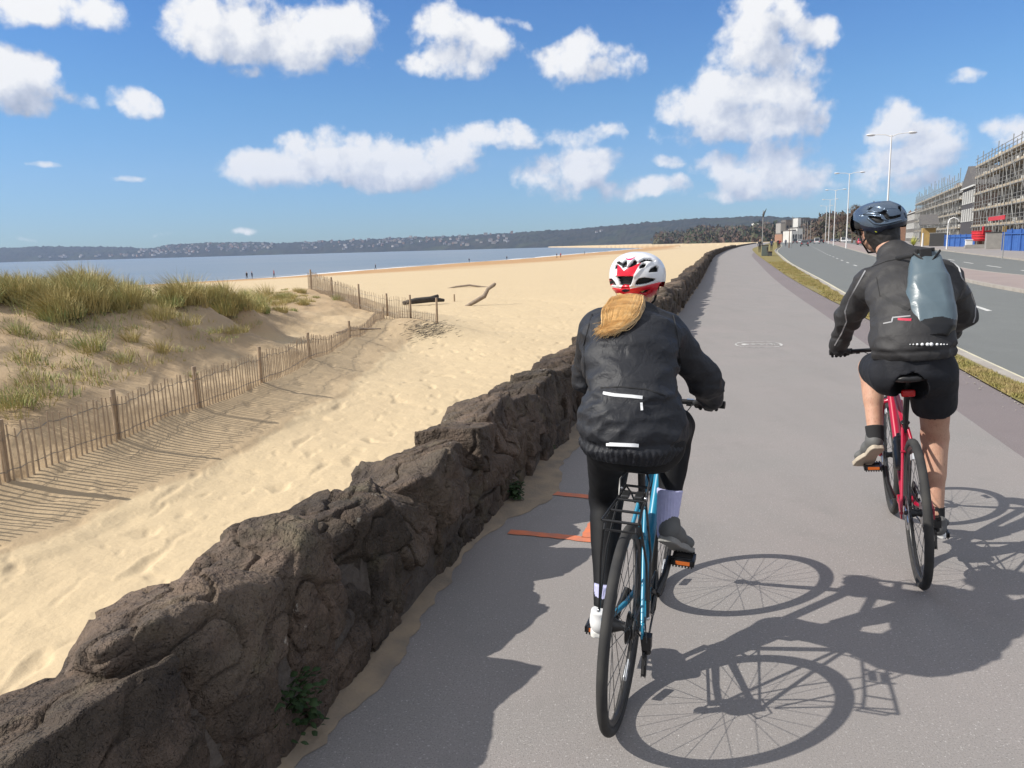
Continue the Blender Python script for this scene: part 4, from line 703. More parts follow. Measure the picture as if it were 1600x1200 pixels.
def bicycle(M, paint, lb, rack=False, bar_z=.96, bar_x=.88, half=.25, bar_yaw=0., crankR=(.567, .376), seat=(.22, .853), post_x=.25, disc=True, tw=.0175):
    r = pivot('bicycle', M, label=lb, cat='bicycle'); BB = Vector((.43, 0, .275)); SC = Vector((.315, 0, .70)); HT = Vector((.815, 0, .87)); HB = Vector((.862, 0, .735)); R = .35
    f = MB(); f.tube([BB, SC], .016, 12); f.tube([BB + Vector((.01, 0, .01)), HB + Vector((-.01, 0, .01))], [.02, .022], 14); f.tube([SC + Vector((0, 0, -.02)), HT + Vector((0, 0, -.02))], [.014, .017], 12); f.tube([HT + Vector((0, 0, .01)), HB], .022, 14); f.cyl(BB + Vector((0, -.036, 0)), BB + Vector((0, .036, 0)), .022, 16)
    for s in (-1, 1):
        f.tube([SC + Vector((0, s * .012, -.02)), (.2, s * .03, .56), (.0, s * .066, .36)], [.008, .007, .007], 10); f.tube([BB + Vector((-.02, s * .03, 0)), (.3, s * .035, .29), (.12, s * .055, .32), (0, s * .066, .345)], [.011, .011, .009, .009], 10); f.box((0, s * .068, .345), (.035, .006, .05))
    f.tube([(.215, -.035, .585), (.215, .035, .585)], .007, 8); f.build('frame', paint, r, True)
    fk = MB(); fk.tube([HB + Vector((.008, 0, .0)), (.878, 0, .705)], .02, 12)
    for s in (-1, 1): fk.tube([(.875, s * .01, .712), (.883, s * .045, .70), (.93, s * .052, .58), (1.03, s * .052, .37), (1.05, s * .052, .345)], [.016, .016, .014, .01, .01], 10)
    fk.build('fork', paint if not rack else m_black, r, True)
    for cx in (0.0, 1.05):
        w = MB(); w.ring((cx, 0, .345), (0, 1, 0), .311, .011, 72, 8, 1.0); w.ring((cx, 0, .345), (0, 1, 0), .303, .008, 72, 8); wo = w.build('wheel', m_rim, r, True)
        t = MB(); t.ring((cx, 0, .345), (0, 1, 0), .345 - tw + .004, tw, 96, 14); t.build('tyre', m_tyre, wo, True)
        sp = MB(); hub_w = .03 if cx else .034; n = 28
        for k in range(n):
            s = -1 if k % 2 else 1; a = 2 * math.pi * k / n; b = a + (1 if (k // 2) % 2 else -1) * 1.15; sp.tube([(cx + .022 * math.cos(b), s * hub_w, .345 + .022 * math.sin(b)), (cx + .302 * math.cos(a), s * .002, .345 + .302 * math.sin(a))], .00125, 4, cap=False)
        sp.build('spokes', m_spoke, wo, True)
        h = MB(); h.tube([(cx, -.055, .345), (cx, -.036, .345), (cx, -.034, .345), (cx, 0, .345), (cx, .034, .345), (cx, .036, .345), (cx, .055, .345)], [.008, .012, .026, .014, .026, .012, .008], 14); h.build('hub', m_black, wo, True)
        a = rad(-75 if cx else -62) if rack else rad(70); rf = MB(); u = Vector((math.cos(a), 0, math.sin(a))); wv = Vector((-u.z, 0, u.x)); rf.box(Vector((cx, 0, .345)) + u * .262, (.03, .012, .075), (u, Vector((0, 1, 0)), wv))
        ro = rf.build('wheel_reflector', m_refl, wo, bevel=.004)
        if disc: d = MB(); d.disc((cx, .044, .345), (0, 1, 0), .08, .002, 40, .058); [d.tube([(cx + .02 * math.cos(q), .044, .345 + .02 * math.sin(q)), (cx + .06 * math.cos(q + .5), .044, .345 + .06 * math.sin(q + .5))], .003, 4) for q in np.linspace(0, 6.28, 7)[:-1]]; d.build('brake_disc', m_steel, wo)
        if disc: d = MB(); d.box((cx + (-.055 if cx else .06), .05, .385 if cx == 0 else .41), (.05, .028, .035)); d.build('brake_caliper', m_black, r, bevel=.004)
    # drivetrain
    c = MB(); [c.disc((0, -.046 + .0042 * k, .345), (0, 1, 0), .026 + .0042 * (k) , .002, 30, .012) for k in range(8)]; c.build('cassette', m_steel if not rack else m_spoke, r)
    c = MB(); c.ring(BB + Vector((0, -.047, 0)), (0, 1, 0), .086, .004, 44, 6, .5)
    for k in range(5): a = 2 * math.pi * k / 5; c.tube([BB + Vector((0, -.05, 0)), BB + Vector((math.cos(a) * .084, -.048, math.sin(a) * .084))], [.011, .006], 6)
    c.build('chainring', m_black, r, True)
    ch = MB(); pts = []; cyR = .034
    for a in np.linspace(rad(100), rad(-100), 14): pts.append(BB + Vector((math.cos(a) * .088, -.047, math.sin(a) * .088)))
    pts += [Vector((.06, -.07, .20)), Vector((.035, -.075, .17)), Vector((.01, -.075, .18)), Vector((.012, -.073, .25)), Vector((.035, -.06, .30))]
    for a in np.linspace(rad(-40), rad(-265), 12): pts.append(Vector((math.cos(a) * cyR, -.04, .345 + math.sin(a) * cyR)))
    ch.tube(pts, .0045, 5, closed=True); ch.build('chain', m_spoke, r)
    d = MB(); d.box((.01, -.083, .30), (.035, .03, .05)); d.tube([(.01, -.08, .30), (.03, -.085, .25)], [.014, .012], 8); d.box((.028, -.068, .21), (.022, .003, .10), taper=.8); d.box((.028, -.081, .21), (.022, .003, .10), taper=.8); d.disc((.02, -.0745, .25), (0, 1, 0), .019, .006, 16, .006); d.disc((.035, -.0745, .175), (0, 1, 0), .019, .006, 16, .006); d.tube([(-.01, -.085, .31), (-.05, -.09, .33), (-.03, -.08, .38), (.06, -.066, .36)], .0028, 6); d.build('rear_derailleur', m_black, r, True)
    for s, (cx_, cz) in ((-1, crankR), (1, (2 * .43 - crankR[0], 2 * .275 - crankR[1]))):
        c = MB(); e = Vector((cx_, s * .085, cz)); c.tube([BB + Vector((0, s * .055, 0)), BB.lerp(e, .5) + Vector((0, s * .034, 0)), e], [.017, .013, .013], 10); c.build('crank', m_black, r, True)
        p = MB(); pc = e + Vector((0, s * .055, 0)); p.box(pc + Vector((.038, 0, 0)), (.014, .09, .022)); p.box(pc + Vector((-.038, 0, 0)), (.014, .09, .022)); p.box(pc + Vector((0, .04, 0)), (.09, .01, .022)); p.box(pc + Vector((0, -.04, 0)), (.09, .01, .022)); p.cyl(e, pc + Vector((0, s * .045, 0)), .008, 10)
        for q in range(7): p.box(pc + Vector((-.047, -.036 + q * .012, -.013)), (.006, .006, .006)); p.box(pc + Vector((.047, -.036 + q * .012, .013)), (.006, .006, .006))
        po = p.build('pedal', m_black, r); q = MB(); q.box(pc + Vector((-.0465, 0, .001)), (.004, .055, .014)); q.build('reflector', m_orange_r, po)
    # seat
    sx, sz = seat; top = Vector((sx + .03, 0, sz - .035)); p = MB(); p.tube([SC + Vector((.0, 0, -.04)), SC + Vector((-.008, 0, .0)), top], [.0135, .0135, .0135], 12); p.ring(SC + Vector((-.002, 0, .008)), (-.29, 0, .95), .016, .006, 20, 8); p.box(top, (.05, .03, .016)); p.tube([top + Vector((-.07, .022, .012)), top + Vector((.02, .024, .002)), top + Vector((.12, .01, .012))], .0035, 6); p.tube([top + Vector((-.07, -.022, .012)), top + Vector((.02, -.024, .002)), top + Vector((.12, -.01, .012))], .0035, 6); p.build('seatpost', m_black, r, True)
    fs = lambda X: smin(spine(X, [(sx - .075, 0, sz - .012, .055, .016), (sx - .04, 0, sz - .008, .078, .02), (sx + .03, 0, sz - .012, .055, .02), (sx + .1, 0, sz - .015, .024, .017), (sx + .17, 0, sz - .02, .018, .015)]), 1e3 + X[..., 0] * 0, .01)
    sdfmesh('saddle', fs, (sx - .16, -.11, sz - .06), (sx + .22, .11, sz + .03), .006, m_saddle, r)
    # bars
    st = MB(); hc = Vector((bar_x, 0, bar_z)); st.tube([HT, Vector((.80, 0, bar_z - .015))], .016, 10); st.tube([Vector((.80, 0, bar_z - .02)), hc], .015, 10); st.build('stem', m_black, r, True)
    hb = MB(); P_ = lambda y, dx=0, dz=0: hc + Vector((dx + bar_yaw * y, y, dz)); hb.tube([P_(-half, -.03, .005), P_(-.1, 0, 0), P_(.1, 0, 0), P_(half, -.03, .005)], .0115, 10); ho = hb.build('handlebar', m_black, r, True)
    for s in (-1, 1):
        g = MB(); g.tube([P_(s * half, -.03, .005), P_(s * (half - .12), -.012, .003)], .0165, 12); g.build('grip', m_rubber, ho, True); l = MB(); l.box(P_(s * (half - .15), 0, -.005), (.03, .02, .02)); l.tube([P_(s * (half - .15), .02, -.01), P_(s * (half - .1), .045, -.02), P_(s * (half - .03), .035, -.03)], [.006, .006, .004], 6); l.build('brake_lever', m_black, ho, True)
        cb = MB(); cb.tube([P_(s * (half - .17), .02, -.005), P_(s * .1, .07, -.03), Vector((.90, s * .02, .80)), Vector((.84, s * .03, .72))], .0025, 5); cb.build('cable', m_rubber, r)
    st_ = MB(); st_.box(P_(-half + .145, 0, .0), (.022, .03, .026)); st_.build('shifter_clamp', m_steel, ho)
    if rack:
        k = MB()
        for s in (-1, 1):
            k.tube([(-.13, s * .058, .765), (-.03, s * .05, .772), (.1, s * .044, .775), (.2, s * .043, .778)], .005, 8); k.tube([(-.10, s * .056, .762), (-.04, s * .075, .6), (.0, s * .082, .39)], .0042, 6); k.tube([(.08, s * .046, .77), (.05, s * .075, .6), (.005, s * .084, .39)], .0042, 6); k.tube([(.2, s * .043, .778), (.24, s * .03, .74), (.28, s * .02, .69)], .0035, 6); k.tube([(.09, s * .046, .775), (.12, s * .05, .825), (.15, s * .036, .845)], .0038, 6)
        for x_, w_, z_ in ((-.13, .058, .765), (-.045, .05, .771), (.055, .046, .775), (.13, .044, .777), (.2, .043, .778)): k.tube([(x_, -w_, z_), (x_, w_, z_)], .0048, 8)
        k.tube([(.15, -.036, .845), (.15, .036, .845)], .0038, 6); k.tube([(-.13, -.05, .735), (-.13, .05, .735)], .004, 6); k.tube([(-.12, -.05, .76), (-.13, -.05, .735)], .004, 6); k.tube([(-.12, .05, .76), (-.13, .05, .735)], .004, 6)
        ko = k.build('pannier_rack', m_black, r, True); c = MB(); c.box((.09, .022, .783), (.06, .026, .012)); c.box((.09, -.022, .783), (.06, .026, .012)); c.build('rack_clip', m_spoke, ko, bevel=.003)
        for q in ((.13, .047, .79), (.06, -.048, .785), (.13, -.046, .785), (0, .084, .39), (0, -.084, .39)): MB().ball(q, .0065, 8, 6).build('rack_bolt', m_steel, ko, True)
    return r
bw = bicycle(MW, m_blue, 'blue town bicycle with black rear pannier rack ridden by the woman', rack=True, bar_z=.95, bar_x=.90, half=.245, crankR=(.567, .376), seat=(.22, .88), disc=False)
bm_ = bicycle(MM, m_red, 'red hybrid bicycle with red tail light ridden by the man', bar_z=1.0, bar_x=.90, half=.31, crankR=(.37, .115), seat=(.135, .985), tw=.019)
t_ = MB(); t_.box((.165, 0, .885), (.03, .062, .034)); t_.build('tail_light', m_redl, bm_, bevel=.008)
b_ = pivot('water_bottle', MM @ Matrix.Translation((.56, 0, .47)) @ Matrix.Rotation(rad(40), 4, 'Y'), label='dark water bottle held in the cage of the red bicycle', cat='bottle')
q_ = MB(); q_.tube([(-.035, 0, -.09), (-.035, 0, -.085), (-.035, 0, .02), (-.035, 0, .035), (-.035, 0, .06), (-.035, 0, .075)], [.03, .036, .036, .031, .036, .03], 18); q_.build('bottle_body', m_bottle, b_, True); q_ = MB(); q_.tube([(-.035, 0, .075), (-.035, 0, .09), (-.035, 0, .10), (-.035, 0, .115)], [.03, .028, .012, .01], 14); q_.build('bottle_cap', m_bottle, b_, True)

def head_sdf(X, c, yaw, pitch=0, s=1.0):
    Rm = np.array((Matrix.Rotation(yaw, 3, 'Z') @ Matrix.Rotation(pitch, 3, 'Y'))); q = (X - np.array(c)) @ Rm / s
    d = ell(q, (0, 0, .02), (.098, .076, .105)); d = smin(d, ell(q, (.03, 0, -.055), (.062, .055, .06)), .03); d = smin(d, cap(q, (.088, 0, -.005), (.112, 0, -.035), .009, .014), .012); d = smin(d, cap(q, (.075, -.018, -.068), (.075, .018, -.068), .01, .01), .012); d = smin(d, ell(q, (.082, 0, .015), (.018, .05, .012)), .015)
    for k in (-1, 1): d = smin(d, ell(q, (-.005, k * .078, -.012), (.02, .009, .032)), .006); d = np.maximum(d, -ell(q, (.095, k * .03, -.002), (.012, .016, .009)))
    return d * s
def hand_fingers(X, C, s, k=.012):
    C = np.array(C); o = lambda x, y, z: C + np.array([x, y * s, z]); d = ell(X, o(-.022, 0, .02), (.042, .042, .019)); d = smin(d, cap(X, o(-.05, 0, .016), o(-.01, 0, .024), .026, .024), .02)
    for i, y in enumerate((-.033, -.011, .011, .032)):
        r = .0105 - .0008 * abs(i - 1.3); L = (.9, 1.03, 1.0, .85)[i]; e = cap(X, o(.0, y, .026), o(.03 * L, y * 1.05, .02), r, r); e = smin(e, cap(X, o(.03 * L, y * 1.05, .02), o(.038 * L, y * 1.02, -.008), r, r * .95), .004); e = smin(e, cap(X, o(.038 * L, y * 1.02, -.008), o(.014, y, -.027), r * .95, r * .85), .004); d = smin(d, e, .004)
    t = cap(X, o(-.03, -.035, .012), o(-.008, -.052, .0), .013, .012); t = smin(t, cap(X, o(-.008, -.052, .0), o(.016, -.05, -.018), .012, .01), .005); return smin(d, t, .008)
def glove(M, C, s, wrist, parent):
    return sdfmesh('glove', lambda X: smin(hand_fingers(X, C, s), cap(X, wrist, np.array(C) + np.array([-.045, 0, .016]), .034, .03), .02), np.minimum(np.array(C) - .08, np.array(wrist) - .05), np.maximum(np.array(C) + .08, np.array(wrist) + .05), .004, m_glove, parent)
def shoe(M, heel, toe, up, parent, mu, ms, name='shoe', w=.042):
    heel, toe, up = np.array(heel, float), np.array(toe, float), np.array(up, float); f = toe - heel; L = np.linalg.norm(f); f /= L; up = up - f * (up @ f); up /= np.linalg.norm(up); side = np.cross(f, up); B = np.stack([f, side, up], 1)
    def q(X): return (X - heel) @ B
    def upper(X): p = q(X); d = spine(p, [(.02, 0, .035, .03, .032), (.05, 0, .05, .031, .042), (.10, 0, .04, .036, .034), (.17, .003, .026, w, .024), (L - .03, .0, .02, w * .82, .02)]); d = smin(d, cap(p, (.035, 0, .05), (.03, 0, .10), .036, .036), .02); return np.maximum(d, p[..., 2] - .095)
    def sole(X): p = q(X); wd = np.interp(p[..., 0], [0, .04, .10, .17, .23, L], [.028, .036, .031, w + .005, w, .02]); a = np.sqrt(np.maximum(np.abs(p[..., 1]) - wd * .6, 0) ** 2 + np.maximum(np.abs(p[..., 0] - L / 2) - (L / 2 - .02), 0) ** 2) - wd * .42; z = np.abs(p[..., 2] - .004 - .012 * np.clip((p[..., 0] - .2) / .06, 0, 1) ** 2) - .012; return np.maximum(a, z)
    lo = np.minimum(np.minimum(heel, toe), heel + up * .12) - .07; hi = np.maximum(np.maximum(heel, toe), heel + up * .12) + .07; o = sdfmesh(name, upper, lo, hi, .0045, mu, parent); sdfmesh('sole', sole, lo, hi, .004, ms, o); mb = MB(); T = lambda a, b, c: tuple(heel + B @ np.array((a, b, c)))
    for k in range(4): mb.tube([T(.09 + k * .018, -.022, .066 - k * .007), T(.095 + k * .018, 0, .074 - k * .008), T(.09 + k * .018, .022, .066 - k * .007)], .0025, 5)
    mb.build('laces', m_solew, o, True); return o
def ribbon(name, sdf, M, pxs, w, m, parent, off=.003, sub=6):
    """flat trim sewn on a garment: a strip following its surface along a traced line"""
    P = []
    for a, b in zip(pxs[:-1], pxs[1:]):
        for k in range(sub): t = k / sub; P.append((a[0] * (1 - t) + b[0] * t, a[1] * (1 - t) + b[1] * t))
    P.append(pxs[-1]); H = [hit(sdf, M, *p, off) for p in P]; H = [h for h in H if h is not None]
    if len(H) < 2: return
    o, d = raylocal(M, *pxs[0]); mb = MB(); vs = []
    for i, h in enumerate(H):
        t = H[min(i + 1, len(H) - 1)] - H[max(i - 1, 0)]; t /= np.linalg.norm(t) + 1e-9; s = np.cross(t, d); s /= np.linalg.norm(s) + 1e-9; vs += [h + s * w / 2, h - s * w / 2, h - s * w / 2 + d * .004, h + s * w / 2 + d * .004]
    fs = []
    for i in range(len(H) - 1):
        a = 4 * i
        for k in range(4): fs.append((a + k, a + (k + 1) % 4, a + 4 + (k + 1) % 4, a + 4 + k))
    mb.add(vs, fs); return mb.build(name, m, parent, True)
def pip(P, poly):
    x, y = P[:, 0], P[:, 1]; ins = np.zeros(len(P), bool); n = len(poly)
    for i in range(n):
        x1, y1 = poly[i]; x2, y2 = poly[(i + 1) % n]; c = ((y1 > y) != (y2 > y)) & (x < (x2 - x1) * (y - y1) / (y2 - y1 + 1e-9) + x1); ins ^= c
    return ins
def psd(P, poly):
    best = np.full(len(P), 1e9); n = len(poly)
    for i in range(n):
        a = np.array(poly[i], float); b = np.array(poly[(i + 1) % n], float); ab = b - a; t = np.clip(((P - a) @ ab) / (ab @ ab), 0, 1); best = np.minimum(best, np.linalg.norm(P - a - t[:, None] * ab, axis=1))
    return np.where(pip(P, poly), -best, best)
def helmet(M, c, radii, yaw, pitch, crop, vents, paints, outline, mats, parent, name='helmet', ridge=None, vdepth=.022):
    """outer shell on a dense grid: vents pressed in, paint fields as their own materials; crop = (x0, y0, scale) of the traced drawing"""
    nu, nv = 420, 260; U, Vv = np.meshgrid(np.linspace(0, 2 * np.pi, nu, endpoint=False), np.linspace(.02, np.pi - .35, nv)); D = np.stack([np.sin(Vv) * np.cos(U), np.sin(Vv) * np.sin(U), np.cos(Vv)], -1).reshape(-1, 3)
    e = 2.25; rr = (np.abs(D) ** e).sum(1) ** (-1 / e); R = np.array((Matrix.Rotation(yaw, 3, 'Z') @ Matrix.Rotation(pitch, 3, 'Y'))); r3 = np.array(radii); L = D * rr[:, None] * r3; Nn = D / r3; Nn /= np.linalg.norm(Nn, axis=1)[:, None]; P = L @ R.T + np.array(c); Nw = Nn @ R.T
    o, _ = raylocal(M, 800, 600); vd = P - o; facing = (Nw * vd).sum(1) < .02; px = to_px(M, P); q = (px - np.array(crop[:2])) * crop[2]; dep = np.zeros(len(P))
    for poly in vents: s = psd(q, poly); dep = np.maximum(dep, np.where(facing, sstep(9, -5, s), 0))
    # vents of the far side: a plain mirrored set so that the shell is whole from anywhere
    ff = ~facing; g = np.abs(np.sin(U.ravel() * 4.5)) * np.sin(Vv.ravel() * 3.2); dep = np.where(ff, sstep(.72, .9, g), dep)
    rdg = np.zeros(len(P))
    for poly, w, h in (ridge or []):
        best = np.full(len(P), 1e9)
        for a, b in zip(poly[:-1], poly[1:]): a = np.array(a, float); b = np.array(b, float); ab = b - a; t = np.clip(((q - a) @ ab) / (ab @ ab), 0, 1); best = np.minimum(best, np.linalg.norm(q - a - t[:, None] * ab, axis=1))
        rdg += h * np.exp(-(best / w) ** 2)
    P2 = P - Nw * (dep * vdepth)[:, None] + Nw * (rdg * (1 - dep))[:, None]
    a = (np.arange(nv - 1)[:, None] * nu + np.arange(nu)[None]); b = (np.arange(nv - 1)[:, None] * nu + (np.arange(nu)[None] + 1) % nu); F = np.stack([a.ravel(), b.ravel(), b.ravel() + nu, a.ravel() + nu], 1); fc = q[F].mean(1); fz = L[F][:, :, 2].mean(1); ffac = facing[F].all(1); keep = np.where(ffac, psd(fc, outline) < 0, fz > -.042)
    mi = np.zeros(len(F), int)
    for poly, k in paints: mi = np.where(ffac & pip(fc, poly), k, mi)
    mi = np.where(~ffac & (fz < -.012), 1, mi); mi = np.where(dep[F].mean(1) > .35, len(mats) - 1, mi); F, mi = F[keep], mi[keep]
    used, inv = np.unique(F, return_inverse=True); ob = np_mesh(name, P2[used], inv.reshape(F.shape), mats, parent, smooth=True, mi=mi)
    sdfmesh('helmet_liner', lambda X: np.maximum(ell((X - np.array(c)) @ R, (0, 0, 0), r3 * .90), -.03 - ((X - np.array(c)) @ R)[..., 2]), np.array(c) - .17, np.array(c) + .17, .008, m_vent, ob)
    return ob

# ---- woman
def woman():
    HC = np.array((.745, .126, 1.478)); SL, SR = (.55, .238, 1.285), (.55, -.025, 1.29); EL, ER = (.70, .305, 1.07), (.71, -.172, 1.085); GL_, GR_ = (.875, .19, .955), (.875, -.178, .955); WL_, WR_ = (.82, .215, .99), (.82, -.19, .99)
    HLp, HRp = (.25, .115, .92), (.25, -.05, .92); KL, KR = (.50, .17, .62), (.66, -.075, .90); AL, AR = (.25, .115, .29), (.53, -.07, .53)
    def legs(X, g=0.):
        d = smin(cap(X, HLp, KL, .088, .062), cap(X, HRp, KR, .088, .062), .05); d = smin(d, ell(X, (.22, .03, .95), (.14, .17, .12)), .05); d = smin(d, cap(X, KL, AL, .058, .036, (.3, .008, .25)), .03); d = smin(d, cap(X, KR, AR, .058, .038, (.3, .008, .25)), .03); return d - g
    def body(X):
        d = spine(X, [(.24, .04, 1.0, .12, .09), (.36, .07, 1.14, .125, .09), (.48, .1, 1.25, .13, .08), (.55, .108, 1.30, .09, .055)]); d = smin(d, cap(X, (.58, .112, 1.32), (.69, .122, 1.41), .05, .05), .03); d = smin(d, head_sdf(X, HC - np.array([0, 0, .03]), .02, .1), .02)
        for a, b, c in ((SL, EL, WL_), (SR, ER, WR_)): d = smin(d, smin(cap(X, a, b, .042, .036), cap(X, b, c, .036, .026), .02), .04)
        d = smin(d, legs(X, -.012), .03)
        for s, G in ((1, GL_), (-1, GR_)): d = smin(d, hand_fingers(X, G, s) + .003, .01)
        return d
    p = sdfmesh('person', body, (0, -.3, .1), (1.0, .45, 1.6), .009, m_skin, None, MW); tag(p, 'woman cyclist seen from behind in black jacket and leggings with blond ponytail', 'person')
    def jacket(X, fine=True):
        d = spine(X, [(.205, .03, .925, .15, .128), (.215, .032, .96, .166, .14), (.235, .04, 1.02, .166, .14), (.30, .058, 1.10, .15, .125), (.38, .08, 1.19, .165, .128), (.47, .1, 1.265, .17, .115), (.54, .108, 1.315, .13, .085), (.605, .115, 1.345, .055, .05)])
        for a, b, c, s in ((SL, EL, WL_, 1), (SR, ER, WR_, -1)):
            e = smin(cap(X, a, b, .07, .058), cap(X, b, c, .057, .042), .03); d = smin(d, e, .045)
            d = smin(d, cap(X, np.array(c) - np.array([.012, 0, -.006]), np.array(c) + np.array([.012, 0, -.006]), .044, .044), .008)
        if fine:
            # folds: long soft creases fanning from the waist and sleeves, gathered hem
            q = X * np.array([5.5, 6.5, 9.0]) + np.array([3.1, X[..., 2].mean() * 0, 1.7]); q = q + .6 * np.stack([perlin(X * 4.0), perlin(X * 4.0 + 9), perlin(X * 4.0 + 19)], -1); r1 = 1 - np.abs(perlin(q)) * 2.2; r2 = 1 - np.abs(perlin(X * np.array([13, 11, 19]) + 7 + 1.4 * (X @ np.array([.3, 1., .8]))[..., None])) * 2.3
            low = sstep(1.16, 1.02, X[..., 2]); r3 = 1 - np.abs(perlin(X * np.array([9, 8, 12]) + 21 + 1.8 * (X @ np.array([.2, -1., .7]))[..., None])) * 2.4; amp = .006 + .006 * low; d = d - amp * r1 - .0026 * r2 * (.5 + 1.2 * low) - .0048 * r3
            an = np.arctan2(X[..., 1] - .03, X[..., 0] - .21); d = d + .0035 * np.sin(an * 46 + 2 * perlin(X * 6)) * sstep(.955, .93, X[..., 2]) ; d = d + .008 * np.exp(-((X[..., 2] - .948 - .01 * np.sin(an * 2)) / .012) ** 2) + .006 * np.exp(-((X[..., 2] - 1.10 - .10 * (X[..., 0] - .2)) / .014) ** 2) * (X[..., 0] < .35)
            d = np.maximum(d, .885 - X[..., 2])
        return d
    jk = sdfmesh('jacket', jacket, (0, -.32, .85), (.95, .46, 1.50), .0052, m_jack, p)
    sj = lambda X: jacket(X)
    ribbon('reflective_strip', sj, MW, [(942, 614), (960, 617), (985, 619), (1004, 621)], .011, m_reftape, jk); ribbon('reflective_strip', sj, MW, [(947, 694), (972, 695), (998, 696)], .012, m_reftape, jk)
    ribbon('zip_pull', sj, MW, [(1002, 629), (1003, 641)], .008, m_reftape, jk, .008); ribbon('pocket_seam', sj, MW, [(938, 606), (970, 604), (1010, 608), (1040, 618)], .004, m_strap, jk, .003); ribbon('seam', sj, MW, [(925, 490), (912, 540), (915, 600)], .004, m_strap, jk, .002); ribbon('seam', sj, MW, [(1052, 492), (1060, 530), (1063, 575)], .004, m_strap, jk, .002)
    sdfmesh('leggings', lambda X: np.maximum(legs(X, .002), -cap(X, np.array(AR), np.array([.50, -.06, .42]), .115, .14)) - .002 * perlin(X * 22), (0, -.25, .22), (.85, .33, 1.1), .006, m_leg, p)
    def sock(nm, a, b, r1, r2):
        a, b = np.array(a), np.array(b); u = (b - a) / np.linalg.norm(b - a)
        def f(X): d = cap(X, a, b, r1, r2); ax = (X - a) @ u; per = np.arctan2(X[..., 1] - a[1], X[..., 0] - a[0]); return np.maximum(d - .0016 * np.sin(per * 30), -ax) + 0
        sdfmesh(nm, f, np.minimum(a, b) - .07, np.maximum(a, b) + .07, .004, m_sockw, p)
    sock('sock', (.555, -.072, .665), (.525, -.07, .49), .05, .036); sock('sock', (.27, .118, .36), (.25, .113, .25), .04, .033)
    shoe(MW, (.46, -.07, .492), (.655, -.14, .372), (.45, .0, 1), p, m_shoeg, m_soleg); shoe(MW, (.165, .112, .196), (.41, .135, .186), (0, 0, 1), p, m_shoew, m_solew, w=.038)
    glove(MW, GL_, 1, WL_, p); glove(MW, GR_, -1, WR_, p)
    # helmet
    V = [[(290, 350), (460, 350), (430, 440), (325, 440)], [(485, 440), (495, 405), (525, 372), (580, 362), (695, 375), (690, 395), (600, 428)], [(190, 395), (200, 380), (235, 376), (262, 405), (278, 442), (215, 435)], [(530, 262), (535, 225), (570, 205), (598, 215), (575, 250)], [(632, 298), (655, 260), (705, 232), (728, 250), (725, 290)], [(263, 272), (266, 235), (292, 212), (290, 255)], [(332, 210), (388, 168), (392, 215), (385, 245), (350, 250)], [(402, 250), (440, 200), (478, 163), (503, 178), (492, 215), (440, 240)], [(508, 192), (580, 156), (650, 160), (690, 180), (640, 188), (600, 176), (540, 197)], [(275, 192), (300, 178), (335, 200), (330, 225), (300, 205)], [(525, 515), (640, 485), (600, 525), (560, 532)], [(220, 500), (264, 512), (240, 537)]]
    band = [(290, 210), (330, 245), (365, 290), (395, 262), (440, 243), (545, 200), (505, 262), (465, 346), (297, 346)]; low = [(150, 455), (190, 455), (330, 478), (345, 442), (418, 442), (428, 477), (560, 455), (735, 408), (800, 400), (800, 700), (100, 700)]; mag = [(370, 132), (400, 160), (440, 158), (515, 128), (492, 142), (440, 178), (400, 176)]
    out = [(100, 0), (900, 0), (900, 400), (765, 400), (735, 432), (700, 520), (640, 568), (540, 578), (440, 535), (320, 560), (272, 603), (215, 582), (190, 520), (178, 440), (100, 430)]
    emb = [(345, 487), (375, 478), (425, 484), (428, 500), (380, 512), (345, 503)]
    h = helmet(MW, HC + np.array([0, 0, .008]), (.142, .112, .098), .32, .02, (920, 380, 6.667), V, [(band, 1), (low, 1), (mag, 2), (emb, 3)], out, [m_hwhite, m_hred, m_hmag, m_hnavy, m_vent], p, ridge=[([(470, 350), (560, 250), (640, 200)], 20, .004), ([(300, 350), (260, 300)], 20, .004), ([(185, 450), (330, 475), (560, 455), (735, 405)], 10, -.003)])
    # ponytail: many fine strands
    rg = np.random.RandomState(5); mb = MB(); SC_ = []
    for i in range(1100):
        u = np.clip(rg.normal(0, 1), -2.2, 2.2) * .72; v = rg.uniform(-1, 1); w = rg.uniform(0, 1); root = np.array([.635 + .01 * v, .118 + .03 * u * .8, 1.402 + .006 * rg.normal()]); f = w ** .7
        p1 = np.array([.585 + .012 * v, .118 + .036 * u, 1.385 + .012 * rg.normal() * .5]); p2 = np.array([.485 + .018 * v, .112 + .045 * u + .01 * f, 1.325 + .01 * rg.normal()]); p3 = np.array([.44 + .012 * v, .118 + .032 * u + .012 * f, 1.272 + .012 * rg.normal()]); p4 = np.array([.415 + .01 * rg.normal(), .138 + .02 * u + .012 * f, 1.245 + .014 * rg.normal()])
        if i % 5 == 0: p4 += np.array([0, .03, -.008])
        if i % 4 == 1: p4 = p3 + np.array([-.01, .02 + .01 * u, -.018 + .012 * rg.normal()])
        if i % 7 == 2: p3 = p2 + (p3 - p2) * rg.uniform(.4, .8); p4 = p3 + np.array([-.005, .02 * rg.uniform(), -.02]) 
        if i < 0: p3 = p2 + np.array([-.02, .06 + .03 * rg.uniform(), .005 * rg.normal()]); p4 = p3 + np.array([-.01, .06 + .05 * rg.uniform(), -.01 * rg.uniform() ])
        P = [root, p1, p2, p3, p4]; C = []
        for k in range(4):
            a, b, c, d = P[max(k - 1, 0)], P[k], P[k + 1], P[min(k + 2, 4)]
            for t in np.linspace(0, 1, 5, endpoint=False): C.append(.5 * ((2 * b) + (-a + c) * t + (2 * a - 5 * b + 4 * c - d) * t * t + (-a + 3 * b - 3 * c + d) * t ** 3))
